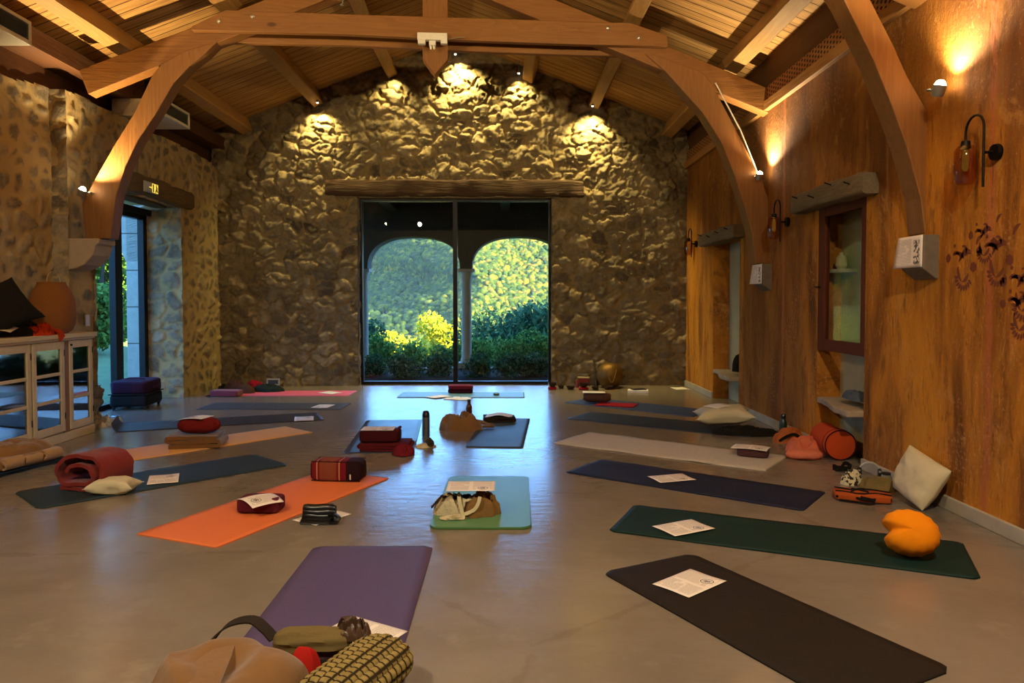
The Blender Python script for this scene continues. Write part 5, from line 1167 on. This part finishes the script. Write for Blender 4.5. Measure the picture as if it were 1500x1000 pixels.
p = FL(936, 575); t_ = thing('book', 'white book on the floor with a black booklet across it', 'book', (p.x, p.y+.08, 0), R(-10)); m = MB(); m.bb(-.15, .15, -.09, .09, 0, .035); m.build('pages', M_PAPERB, t_, local=True, bevel=.003)
m = MB(); m.box((0, 0, .006), (.20, .12, .012)); o = soft('booklet', 'black booklet on the white book, right of the brass pot', 'booklet', m, M_BLKP, (p.x+.01, p.y+.09, .0355), R(15), smooth=False)
# ---- niche contents
soft('bag', 'dark bag on the stone shelf of the farther niche', 'bag', heap(.20, .30, .22, 81, power=.4, fold=.2), F_BLACK, (XR+.10, 9.30, .456))
soft('cloth', 'grey blue cloth on the stone shelf of the nearer niche', 'cloth', heap(.17, .42, .09, 82, freq=9, fold=.5), F_GREY, (XR+.10, 6.18, .516))
# ---- cabinet
t_ = thing('cabinet', 'low pale wooden cabinet with small-paned glass doors, left wall', 'cabinet', (-4.41, 6.5, 0)); X0, X1, Y0, Y1, ZT = -4.60, -4.215, 4.4, 7.60, 1.02
W_CAB = {a: wood('limed pine', hexc('#c6b184'), hexc('#ddca9e'), a, 1.3, .65, False, .15) for a in 'xyz'}
m = MB(); m.bb(X0, X1-.03, Y0, Y1, .0, .10); m.bb(X0, X1+.0, Y0, Y1, 0.0, .085); m.bb(X0, X1-.03, Y1-.03, Y1, .10, ZT-.04); m.bb(X0, X1-.03, Y0, Y0+.03, .10, ZT-.04); m.bb(X0, X0+.02, Y0, Y1, .10, ZT-.04); m.build('body', W_CAB['y'], t_, bevel=.004)
m = MB(); m.bb(X0, X1+.025, Y0-.02, Y1+.03, ZT-.035, ZT+.01); m.bb(X0, X1+.01, Y0-.01, Y1+.015, ZT-.055, ZT-.035); m.build('top_board', W_CAB['y'], t_, bevel=.006)
m = MB(); m.bb(X0+.02, X1-.05, Y0+.03, Y1-.03, .36, .375); m.bb(X0+.02, X1-.05, Y0+.03, Y1-.03, .66, .675); m.build('shelf', W_CAB['y'], t_)
M_CABG = glass('cabinet pane', (.20, .24, .26, 1), 1.55, .03, .22)
yy = [Y1-.02, 7.18, 7.10, 6.62, 6.60, 6.12, 6.04, 5.56, 5.54, 5.06, 4.98, 4.50]
m = MB()
for (a, b) in ((7.10, 7.18), (6.04, 6.12), (4.98, 5.06)): m.bb(X1-.05, X1-.008, a, b, .085, ZT-.055)
m.build('post', wood('brown post', hexc('#7d5a30'), hexc('#9a7442'), 'z', 1.3, .65, False), t_)
for (a, b) in ((7.18, Y1-.02), (6.62, 7.10), (6.12, 6.60), (5.56, 6.04), (5.06, 5.54), (4.50, 4.98)):
    z0, z1 = .10, ZT-.06; m = MB(); s_ = .055
    m.bb(X1-.03, X1, a+.002, a+s_, z0, z1); m.bb(X1-.03, X1, b-s_, b-.002, z0, z1)
    hh = (z1-z0-.07*2-.03*2)/3
    m.bb(X1-.028, X1-.001, a+s_, b-s_, z0, z0+.07); m.bb(X1-.028, X1-.001, a+s_, b-s_, z1-.07, z1)
    for k in (1, 2): zc = z0+.07+hh*k+.03*(k-1); m.bb(X1-.026, X1-.003, a+s_, b-s_, zc, zc+.03)
    d_ = m.build('door', W_CAB['z'], t_, bevel=.003); m = MB(); m.bb(X1-.018, X1-.014, a+s_-.003, b-s_+.003, z0+.066, z1-.066); m.build('panes', M_CABG, d_)
    for zz in (z0+.12, z1-.14): m = MB(); m.bb(X1-.001, X1+.004, b-.012, b-.003, zz, zz+.06); m.build('hinge', M_IRON, d_)
m = MB(); m.lathe([(0, 0), (.008, 0), (.012, .014), (0, .018)], 12, Matrix.Translation((X1, 7.20, .92)) @ Matrix.Rotation(R(90), 4, 'Y')); m.build('knob', M_IRON, t_)
# rattan lantern
t = NT('woven rattan'); v = t.coord(); q = t.xyz(v); an = t.m('ARCTAN2', q[1], q[0])
wv = t.m('ABSOLUTE', t.m('SINE', t.m('ADD', t.m('MULTIPLY', q[2], 330), t.m('MULTIPLY', t.m('SINE', t.m('MULTIPLY', an, 34)), 1.6)))); t.bsdf(t.mix(t.m('MULTIPLY', wv, .8), hexc('#6b3a10'), hexc('#b4712a')), .7, normal=t.bump(wv, .8, .01)); M_RATTAN = t.mat
t_ = thing('rattan_lantern', 'round woven rattan lantern with wire handle on the cabinet', 'lantern', (-4.40, 7.22, ZT+.010))
m = MB(); m.lathe([(.13, 0), (.17, .03), (.20, .10), (.205, .20), (.195, .33), (.16, .42), (.125, .475), (.122, .50), (.115, .50), (.108, .47), (.17, .2), (.12, .02), (0, .015)], 48); m.build('basket', M_RATTAN, t_, True, local=True)
m = MB(); m.tube([(0.02, -.11*math.cos(math.pi*i/14), .49+.11*math.sin(math.pi*i/14)) for i in range(15)], .004, 6); m.build('handle', plain('cane handle', hexc('#c0a070'), .5), t_, True, local=True)
o = soft('cushion', 'black cushion leaning on the cabinet beside the rattan lantern', 'cushion', pillow(.46, .46, .12, seed=27, pinch=.12), F_BLACK, (-4.36, 6.44, ZT+.25)); o.rotation_euler = (R(0), R(62), R(-14)); o.rotation_euler = (R(32), R(50), R(0))
soft('bag', 'black bag on the cabinet below the black cushion', 'bag', heap(.30, .62, .13, 91, power=.4, fold=.25), F_BLACK, (-4.41, 6.72, ZT+.010))
soft('scarf', 'orange scarf heaped on the front edge of the cabinet', 'scarf', heap(.20, .40, .11, 92, freq=9, fold=.5), fabric('vivid orange scarf', hexc('#b8350c')), (-4.29, 6.86, ZT+.010), .15)
m = MB(); m.strip([(0, 0, .04), (.06, .02, .035), (.098, .05, .012), (.108, .06, -.03), (.110, .07, -.05)], .09, .012, (0, 1, 0)); soft('scarf', 'orange scarf end hanging over the front edge of the cabinet', 'scarf', m, fabric('vivid orange scarf', hexc('#b8350c')), (-4.295, 6.95, ZT+.018))
paper_at('curled pale sheet on the cabinet at the left edge', (-4.30, 6.34, ZT+.045), R(20), bend=lambda x, y: .05*math.cos(x*9)+.12*y, mat=plain('cream sheet', hexc('#c9b48c'), .7), W_=.20, L_=.26)
paper_at('pale sheet at the right end of the cabinet top', (-4.33, 7.40, ZT+.0125), R(10), mat=plain('cream sheet', hexc('#c9b48c'), .7))
p = PX(128, 469, XL+.035); m = MB(); m.bb(-.006, .006, -.035, .035, -.06, .06); soft('light_switch', 'small white switch on the stone pier right of the lantern', 'switch', m, M_WHITEPL, p, smooth=False)
# ---- foreground pile on the purple mat
Zp = MZ
t_ = thing('fleece_blanket', 'tan fleece blanket draped in the foreground on the purple mat', 'blanket', (-.91, 2.40, Zp), R(10))
mb = MB(); P = []; nu, nv = 46, 40
for i in range(nu+1):
    row = []
    for j in range(nv+1):
        u = -1+2*i/nu; v = -1+2*j/nv; rr0 = (abs(u)**2.6+abs(v)**2.6)**(1/2.6)
        x = u*.235*(1+.10*math.sin(v*3+1)); y = v*.24*(1+.08*math.sin(u*4)); 
        q = float(fbm(x*5+3, y*5+1, 5, 3)); f = 1-abs(2*float(fbm(x*3.2+y*2+2, y*2.0-x*3, 15, 2))-1)*1.6
        z = .21*max(0, 1-rr0**3.0)**.45*(.60+.42*f+.35*(q-.5)) if rr0 < 1 else 0
        row.append((x, y, max(z, .012*(1.4-rr0) if rr0 < 1.4 else 0)))
    P.append(row)
gridmesh(mb, P); o = mb.build('draped_cloth', F_TAN, t_, True, local=True); sm = o.modifiers.new('thick', 'SOLIDIFY'); sm.thickness = .008; sm.offset = 1
ss = o.modifiers.new('sub', 'SUBSURF'); ss.levels = 1; ss.render_levels = 1
m = MB(); ribbon(m, [(-.12, .02), (-.15, .04), (-.16, .08), (-.13, .12), (-.06, .15), (.02, .16), (.08, .15)], .016, .34, 10, 77, .006); o = m.build('folded_hem', F_TAN, t_, True, local=True); o.location = (-.08, -.05, .005)
m = MB(); m.strip([(-1.10+.0, 2.62, .03), (-1.075, 2.66, .10), (-1.02, 2.70, .155), (-.94, 2.71, .17), (-.88, 2.68, .15), (-.84, 2.66, .12)], .045, .006, (.3, 1, .2)); o = m.build('strap', fabric('dark webbing', hexc('#2a221d')), None, True); tag(o, 'dark webbing strap looping behind the foreground fleece', 'strap'); recentre(o)
m = MB(); P = []
for i in range(30):
    a = 2*math.pi*i/30; P.append([(-.14+.28*j/18, (.052+.004*math.sin(a*9+j*.2))*math.cos(a)*(1-.55*abs(j/9-1)**6), .055+(.050+.004*math.sin(a*9+j*.3))*math.sin(a)*(1-.55*abs(j/9-1)**6)) for j in range(19)])
gridmesh(m, P, wrap_u=True); m.f.append(tuple(i*19 for i in range(30))); m.mi.append(0); m.f.append(tuple(i*19+18 for i in reversed(range(30)))); m.mi.append(0)
t_ = thing('rolled_cloth', 'olive khaki cloth roll behind the foreground fleece', 'rolled cloth', (-.70, 2.66, .055), R(-2)); m.build('roll', F_OLIVE, t_, True, local=True)
soft('clothes', 'black garment under the olive roll on the purple mat', 'clothes', heap(.20, .14, .08, 95, freq=6), F_BLACK, (-.655, 2.585, Zp))
soft('clothes', 'small bright red cloth between the fleece and the woven bolster', 'clothes', heap(.13, .11, .12, 96, freq=4, fold=.3), fabric('bright red cloth', hexc('#a81c12')), (-.70, 2.545, Zp+.01))
soft('scarf', 'brown satin scarf knotted on the corner of the woven bolster', 'scarf', heap(.13, .11, .075, 97, freq=12, fold=.55), plain('brown satin', hexc('#4a3426'), .35), (-.555, 2.68, .125))
m = MB(); m.strip([(-.62, 2.71, .10), (-.60, 2.705, .155), (-.585, 2.70, .175), (-.575, 2.68, .14), (-.58, 2.66, .10)], .035, .008, (1, 0, 0)); o = m.build('scarf', bpy.data.materials['brown satin'], None, True); tag(o, 'upright twisted end of the brown satin scarf', 'scarf'); recentre(o)
# woven bolster: a grid of puffy squares
t_ = thing('bolster', 'olive brown bolster with a woven square pattern, foreground', 'bolster', (-.50, 2.44, Zp), R(66)); mb = MB(); P = []; L_, r_ = .46, .095; na, nl = 84, 150
for i in range(na):
    a = 2*math.pi*i/na; row = []
    for j in range(nl+1):
        x = -L_/2+L_*j/nl; e = max(.35, (1-abs(2*j/nl-1)**7)**.5); g1 = abs(math.sin(a*14/2)); g2 = abs(math.sin(math.pi*x/.030)); b = .010*(g1*g2)**.45
        row.append((x, (r_*1.25*e+b)*math.cos(a), r_*.82+(r_*.78*e+b)*math.sin(a)))
    P.append(row)
gridmesh(mb, P, wrap_u=True); mb.f.append(tuple(i*(nl+1) for i in range(na))); mb.mi.append(0); mb.f.append(tuple(i*(nl+1)+nl for i in reversed(range(na)))); mb.mi.append(0)
t = NT('woven khaki squares'); v = t.coord(); q = t.xyz(v)
an = t.m('ARCTAN2', t.m('SUBTRACT', q[2], r_*.82), q[1]); g1 = t.m('ABSOLUTE', t.m('SINE', t.m('MULTIPLY', an, 7))); g2 = t.m('ABSOLUTE', t.m('SINE', t.m('MULTIPLY', q[0], math.pi/.030)))
s = t.step(t.m('MINIMUM', g1, g2), .18, .55); t.bsdf(t.mix(s, hexc('#2e2312'), t.mix(t.noise(v, 60, 3), hexc('#73602f'), hexc('#a08c58'))), .95, normal=t.bump(t.noise(v, 250, 2), .4, .005), spec=.15)
mb.build('body', t.mat, t_, True, local=True)
# ================================================================== OUTSIDE
M_EXT = m_stone('porch stone', hexc('#8d8672'), hexc('#6f6a5a'), hexc('#9a9480'), hexc('#7c7664'))
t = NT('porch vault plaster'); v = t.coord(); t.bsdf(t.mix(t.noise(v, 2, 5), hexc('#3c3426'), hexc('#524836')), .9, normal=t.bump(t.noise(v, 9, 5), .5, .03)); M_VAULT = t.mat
YA = 14.75
def arcade():
    """arch wall of the porch: two basket arches on a column"""
    def arch(x0, x1, zs, zt, n=18):
        c = (x0+x1)/2; a = (x1-x0)/2; pts = []
        for i in range(n+1):
            q = math.pi-math.pi*i/n; cx, sx = math.cos(q), math.sin(q)
            pts.append((c+a*math.copysign(abs(cx)**.82, cx), zs+(zt-zs)*abs(sx)**.82))
        return pts
    spans = [(-4.95, -3.02), (-2.74, -.90), (-.66, 1.18), (1.44, 3.28)]; zs, zt = 1.98, 2.62
    mb = MB(); top = 3.34; lo = [(-6.5, 0), (-6.5, top), (4.8, top), (4.8, 0)]
    x = -6.5; t_ = Vector((0, .45, 0)); fr_ = lambda a, b: Vector((a, YA, b))
    edges = [-6.5]+[e for s in spans for e in s]+[4.8]
    for i in range(0, len(edges), 2):                   # piers
        a, b = edges[i], edges[i+1]
        if b-a > .5: mb.prism([(a, -.5), (b, -.5), (b, zs), (a, zs)], fr_, t_)
    for a, b in spans:
        pts = arch(a, b, zs, zt)
        for p, q in zip(pts[:-1], pts[1:]): mb.prism([p, q, (q[0], top), (p[0], top)], fr_, t_)
    for i in range(0, len(edges), 2):
        a, b = edges[i], edges[i+1]; mb.prism([(a, zs), (b, zs), (b, top), (a, top)], fr_, t_)
    mb.bb(-6.5, 4.8, YA-.02, YA+.47, -.6, -.01)
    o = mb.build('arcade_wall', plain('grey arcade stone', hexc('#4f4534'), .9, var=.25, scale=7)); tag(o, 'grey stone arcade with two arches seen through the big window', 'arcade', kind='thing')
    for k, (a, b) in enumerate(((-3.02, -2.74), (-.90, -.66), (1.18, 1.44))):
        cx = (a+b)/2; m = MB(); r = (b-a)/2*.85
        m.box((cx, YA+.2, .04), (.32, .34, .12)); m.lathe([(r*1.25, .10), (r*1.2, .16), (r, .20), (r*.94, 1.75), (r*1.1, 1.80), (r*1.05, 1.83), (r*1.3, 1.93)], 20, Matrix.Translation((cx, YA+.2, 0))); m.box((cx, YA+.2, 1.955), (.34, .36, .06))
        q = m.build('column', plain('pale column stone', hexc('#a7a291'), .8, var=.15, scale=6), o, True)
arcade()
m = MB(); m.bb(4.9, 5.2, 9.5, 17.5, -.5, 4.6); o = m.build('added_sun_wall', M_VAULT); o['kind'] = 'structure'  # unseen wall added to keep the low sun off the arcade column
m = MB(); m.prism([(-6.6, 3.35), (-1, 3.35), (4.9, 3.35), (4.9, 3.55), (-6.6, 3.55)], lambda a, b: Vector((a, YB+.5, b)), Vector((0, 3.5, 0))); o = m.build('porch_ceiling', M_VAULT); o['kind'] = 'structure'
for x in (-4.4, -2.2, 0, 2.2): 
    m = MB(); m.bb(x-.09, x+.09, YB+.5, YA, 3.12, 3.35); o = m.build('porch_beam', W_DARK['y']); tag(o, 'dark beam under the porch ceiling outside, %s' % {-4.4: 'leftmost', -2.2: 'second from left', 0: 'second from right', 2.2: 'rightmost'}[x], 'beam')
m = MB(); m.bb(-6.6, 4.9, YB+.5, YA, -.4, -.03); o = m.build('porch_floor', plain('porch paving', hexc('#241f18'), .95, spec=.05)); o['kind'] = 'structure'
# ground falling away to the valley
def sheet(name, fn, xs, ys, mat):
    g = Grid(); X, Y = np.meshgrid(np.linspace(*xs), np.linspace(*ys), indexing='ij'); Z = fn(X, Y); g.add(np.stack([X, Y, Z], -1), None, {}); return g.build(name, mat)
t = NT('meadow grass'); v = t.coord(); t.bsdf(t.mix(t.noise(v, 3, 5, .7), hexc('#3c5230'), hexc('#6f8049')), .95, normal=t.bump(t.noise(v, 20, 4), .8, .05)); M_GRASS = t.mat
def valley(X, Y): return -.12-.10*np.clip(Y-15, 0, 10)-.32*np.clip(Y-24, 0, 60)-.02*np.clip(Y-84, 0, 80)+(fbm(X*.3, Y*.3, 3, 3)-.5)*.4
o = sheet('valley_ground', valley, (-90, 90, 110), (15.2, 200, 100), M_GRASS); o['kind'] = 'structure'
def lawn(X, Y): return -.35*np.clip(Y-18, 0, 60)*np.clip((X+16)/5, 0, 1)+-.03-.0*X+.16*np.clip(-X-7.5, 0, 6)+(fbm(X*1.3, Y*1.3, 8, 3)-.5)*.12
o = sheet('lawn_ground', lawn, (-45, -5.2, 50), (-2, 60, 70), M_GRASS); o['kind'] = 'structure'
# --- wooded hillside
def hill(X, T):
    """T in 0..1 up the slope -> y, z"""
    Y = 175+T*115+14*np.sin(X*.045+1.2)+10*(fbm(X*.03, T*3, 6, 3)-.5)
    bnd = -12+18*(T-.5)+8*(fbm(T*4, 0*X, 9, 2)-.5)*2
    ex = 2.3*np.clip(bnd-X, 0, 60)*np.clip(T*3, 0, 1)
    return Y+ex, -22+T*54+T*.13*ex
Xg, Tg = np.meshgrid(np.linspace(-340, 130, 200), np.linspace(-.1, 1.0, 50), indexing='ij'); Yg, Zg = hill(Xg, Tg)
g = Grid(); g.add(np.stack([Xg, Yg, Zg-1.5], -1), None, {}); o = g.build('hillside_ground', plain('hill earth', hexc('#35452a'), .95)); o['kind'] = 'structure'
def ico(sub=2):
    import bmesh
    bm = bmesh.new(); bmesh.ops.create_icosphere(bm, subdivisions=sub, radius=1); V = np.array([v.co[:] for v in bm.verts]); Fc = np.array([[v.index for v in f.verts] for f in bm.faces]); bm.free(); return V, Fc
IV2, IF2 = ico(2); IV3, IF3 = ico(3)
def m_canopy(name, stops, sc=1.2):
    t = NT(name); v = t.coord(); rn = t.attr('rn'); c = t.ramp(rn, stops); n = t.noise(v, sc*2.0, 4, .7)
    c = t.mix(t.m('MULTIPLY', t.step(n, .35, .7), .5), c, tuple(a*.5 for a in stops[0][1][:3])+(1,))
    b = t.bsdf(c, .9, normal=t.bump(t.noise(v, sc*4, 4, .8), 1.0, .8/sc), spec=.1); return t.mat
def blobs(name, centres, radii, rnd, mat, seed=0, hi=False, squash=.95, rough=.45):
    IV, IF = (IV3, IF3) if hi else (IV2, IF2); rs = np.random.RandomState(seed); N = len(centres); nv = len(IV)
    V = np.zeros((N, nv, 3)); 
    for i in range(N):
        q = fbm(IV[:, 0]*2.1+i*3.3+IV[:, 2], IV[:, 1]*2.1+IV[:, 2]*1.7+i*1.9, seed+i % 7, 3)-.5
        V[i] = IV*(1+rough*2*q)[:, None]*np.array([1, 1, squash])*radii[i]+centres[i]
    F = (IF[None]+np.arange(N)[:, None, None]*nv).reshape(-1, 3); V = V.reshape(-1, 3)
    me = bpy.data.meshes.new(name); me.vertices.add(len(V)); me.vertices.foreach_set('co', V.astype(np.float32).ravel())
    me.loops.add(F.size); me.loops.foreach_set('vertex_index', F.astype(np.int32).ravel()); me.polygons.add(len(F)); me.polygons.foreach_set('loop_start', np.arange(0, F.size, 3, dtype=np.int32)); me.update(calc_edges=True)
    at = me.attributes.new('rn', 'FLOAT', 'POINT'); at.data.foreach_set('value', np.repeat(rnd, nv).astype(np.float32))
    return link_mesh(name, me, mat)
rs = np.random.RandomState(3); n = 26000
tx = np.where(rs.rand(n) < .62, rs.uniform(-100, 80, n), rs.uniform(-330, -100, n)); tt = rs.uniform(-.02, 1.0, n); ty, tz = hill(tx, tt); tr = rs.uniform(.7, 1.5, n)
rnd = np.clip(rs.beta(2, 2.2, n)+.30*(fbm(tx*.06, tt*5, 4, 3)-.5)+.16*np.clip((tx+14)/20, -1, 1), 0, 1)  # tint shifted yellower to the right: sunlight painted into the leaf colour
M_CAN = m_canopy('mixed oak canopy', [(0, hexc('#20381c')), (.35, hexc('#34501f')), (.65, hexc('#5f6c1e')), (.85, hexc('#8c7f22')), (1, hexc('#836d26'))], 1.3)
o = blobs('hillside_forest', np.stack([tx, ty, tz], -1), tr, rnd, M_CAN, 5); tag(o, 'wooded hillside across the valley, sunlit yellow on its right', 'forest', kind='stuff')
# evening haze hanging in the valley
hz = NT('valley haze'); vs_ = hz.n('ShaderNodeVolumeScatter'); vs_.inputs['Color'].default_value = (.62, .86, 1, 1); vs_.inputs['Density'].default_value = .00042; vs_.inputs['Anisotropy'].default_value = .1
hz.l(vs_.outputs[0], hz.out.inputs['Volume'])
m = MB(); m.bb(-120, 60, 60, 150, -30, 60); o = m.build('haze', hz.mat); tag(o, 'thin evening haze over the valley before the wooded hillside', 'haze', kind='stuff')
# --- nearer trees and shrubs beyond the arches
def leafy(name, label, loc, h, r, cols, seed, n=1500, ls=.06, cat='shrub', trunk=True, lean=0.0, group=None):
    rr = np.random.RandomState(seed); t_ = thing(name, label, cat, loc, 0, group)
    # crown volume: several lobes
    K = 7; lc = np.stack([rr.uniform(-.55, .55, K)*r, rr.uniform(-.55, .55, K)*r, h*rr.uniform(.35, .85, K)], -1); lr = r*rr.uniform(.35, .6, K)
    k = rr.randint(0, K, n); d = rr.normal(size=(n, 3)); d /= np.linalg.norm(d, axis=1)[:, None]; rad = lr[k]*rr.uniform(.55, 1.05, n)
    P = lc[k]+d*rad[:, None]; P[:, 2] = np.maximum(P[:, 2], .02)
    a = rr.normal(size=(n, 3)); a /= np.linalg.norm(a, axis=1)[:, None]; b = np.cross(a, d); b /= (np.linalg.norm(b, axis=1)[:, None]+1e-6); s = ls*rr.uniform(.6, 1.4, n)[:, None]
    V = np.stack([P-a*s, P+b*s*.55, P+a*s, P-b*s*.55], 1).reshape(-1, 3); F = np.arange(4*n).reshape(-1, 4)
    me = bpy.data.meshes.new('foliage'); me.vertices.add(len(V)); me.vertices.foreach_set('co', V.astype(np.float32).ravel()); me.loops.add(F.size); me.loops.foreach_set('vertex_index', F.astype(np.int32).ravel())
    me.polygons.add(len(F)); me.polygons.foreach_set('loop_start', np.arange(0, F.size, 4, dtype=np.int32)); me.update(calc_edges=True)
    at = me.attributes.new('rn', 'FLOAT', 'POINT'); at.data.foreach_set('value', np.repeat(rr.rand(n), 4).astype(np.float32))
    link_mesh('foliage', me, cols, t_)
    m = MB(); rq = random.Random(seed)
    for i in range(K): m.tube([(0, 0, -.2), (lc[i][0]*.3, lc[i][1]*.3, lc[i][2]*.45), tuple(lc[i])], [.03*h/2, .02*h/2, .008*h/2], 6)
    m.build('branches', plain('grey bark', hexc('#4a4034'), .9), t_, local=True); return t_
def m_leaf(name, stops):
    t = NT(name); c = t.ramp(t.attr('rn'), stops); d = t.n('ShaderNodeBsdfDiffuse'); tr_ = t.n('ShaderNodeBsdfTranslucent'); mx = t.n('ShaderNodeMixShader'); mx.inputs[0].default_value = .35
    t.l(c, d.inputs[0]); t.l(c, tr_.inputs[0]); t.l(d.outputs[0], mx.inputs[1]); t.l(tr_.outputs[0], mx.inputs[2]); t.l(mx.outputs[0], t.out.inputs[0]); return t.mat
L_YEL = m_leaf('yellow green leaves', [(0, hexc('#7f8f2a')), (.5, hexc('#b5ad33')), (1, hexc('#d9c64a'))])
L_GRN = m_leaf('mid green leaves', [(0, hexc('#33522a')), (.5, hexc('#557a38')), (1, hexc('#86a04a'))])
L_DRK = m_leaf('dark green leaves', [(0, hexc('#243d2c')), (.5, hexc('#3c5c3c')), (1, hexc('#65825a'))])
def gz(x, y): return float(valley(np.array(x), np.array(y)))
def at_px(px, y): p = PY(px, 500, y); return p.x
for (px, y, zt, r, mat_, lb, n_, ls) in (
    (585, 30, .35, 1.0, L_YEL, 'small yellow-green tree low in the left arch', 1600, .09),
    (648, 27, .9, 1.1, L_YEL, 'larger sunlit yellow tree low beside the middle column', 2200, .09),
    (565, 17.2, .55, .55, L_GRN, 'green bush at the foot of the left arch', 1500, .045), (610, 16.6, .30, .5, L_GRN, 'low green plants in the middle of the left arch', 1300, .045),
    (655, 16.4, .32, .5, L_GRN, 'low green plants by the middle column, left arch', 1300, .045), (700, 17.0, .45, .6, L_GRN, 'green bush just right of the middle column', 1500, .045),
    (745, 22, .55, 1.9, L_DRK, 'broad dark green tree low in the right arch', 4200, .075), (800, 20, 1.05, 1.5, L_DRK, 'taller dark green tree at the right edge of the right arch', 3600, .075),
    (740, 16.5, .40, .55, L_GRN, 'low green plants in the middle of the right arch', 1400, .045), (790, 16.6, .60, .6, L_GRN, 'green bush at the right of the right arch', 1700, .045),
    (530, 18, .9, .7, L_DRK, 'dark shrub at the left edge of the left arch', 1500, .05),
    (548, 13.6, .20, .42, L_DRK, 'leftmost low ground plant just outside the window', 1100, .035), (590, 13.3, .14, .42, L_DRK, 'second low ground plant outside the window, from the left', 1100, .035), (635, 13.7, .16, .42, L_DRK, 'third low ground plant outside the window, left of the mullion', 1100, .035),
    (695, 13.5, .16, .42, L_DRK, 'low ground plant outside, just right of the mullion', 1100, .035), (740, 13.3, .20, .42, L_DRK, 'low ground plant outside the right pane, second from right', 1100, .035), (785, 13.6, .30, .45, L_DRK, 'low ground plant outside at the right window frame', 1300, .035)):
    x = at_px(px, y); z0 = gz(x, y) if y > 15 else -.03; leafy('tree' if zt > .8 or y > 20 else 'shrub', lb, (x, y, z0), max(.3, zt-z0), r, mat_, int(px), n_, ls, 'tree' if zt > .8 or y > 20 else 'shrub')
# --- outside the side door: pier, trees, grass
m = MB(); p = PX(188, 500, -6.3); m.bb(-6.42, -5.95, 12.6, 13.2, -.2, 3.3)
m.prism([(-6.42, 2.0), (-6.6, 2.4), (-7.0, 2.75), (-7.6, 2.95), (-8.6, 3.0), (-8.6, 3.3), (-5.95, 3.3), (-5.95, 2.0)], lambda a, b: Vector((a, 12.6, b)), Vector((0, .6, 0)))
t = NT('ashlar pier'); v = t.coord(); q = t.xyz(v); fz = t.m('FRACT', t.m('DIVIDE', q[2], .62)); jn = t.step(t.m('MINIMUM', fz, t.m('SUBTRACT', 1, fz)), .006, .02)
t.bsdf(t.mix(jn, hexc('#4a463e'), t.mix(t.noise(v, 8, 5), hexc('#8a8578'), hexc('#aba698'))), .9, normal=t.bump(t.m('ADD', jn, t.noise(v, 20, 4)), .5, .02)); M_ASH = t.mat
o = m.build('stone_pier', M_ASH, bevel=.01); tag(o, 'pale ashlar pier with a springing arch outside the side door', 'pier')
for (x, y, h, r, mt, lb, n_) in ((-10.2, 18.6, 4.6, 1.7, L_GRN, 'nearest green tree outside the side door, behind the pier', 5200), (-12.6, 21.8, 5.6, 2.0, L_GRN, 'bushy green tree filling the left pane of the side door', 5200), (-15.5, 30, 6.0, 3.2, L_GRN, 'big green tree outside the side door, right of the frame post', 5000), (-22, 33, 7.0, 3.4, L_GRN, 'green tree outside the side door, nearest the pier', 5000), (-24, 46, 10, 5, L_DRK, 'darker tree farthest outside the side door', 5000), (-16.5, 37, 7, 3.4, L_GRN, 'lower green tree seen through the left door pane', 4000), (-20.5, 40, 9, 4.0, L_GRN, 'pale tree behind the others outside the side door', 4500)):
    leafy('tree', lb, (x, y, float(lawn(np.array(x*1.0), np.array(y*1.0)))), h, r, mt, int(h*100), n_, .13, 'tree')

for (x, y, h, r, mt, lb, n_) in ((-9.0, 15.8, 1.5, .9, L_GRN, 'round green bush nearest outside the side door', 3500), (-10.9, 19.6, 2.0, 1.2, L_GRN, 'second green bush outside the side door, in the left pane', 3500), (-13.4, 24.6, 2.4, 1.6, L_GRN, 'third green bush outside the side door, farther down the lawn', 3500), (-15.2, 28.8, 2.6, 1.8, L_DRK, 'farthest dark bush outside the side door', 3500)):
    leafy('shrub', lb, (x, y, float(lawn(np.array(x*1.0), np.array(y*1.0)))-.1), h, r, mt, int(h*77), n_, .08, 'shrub')
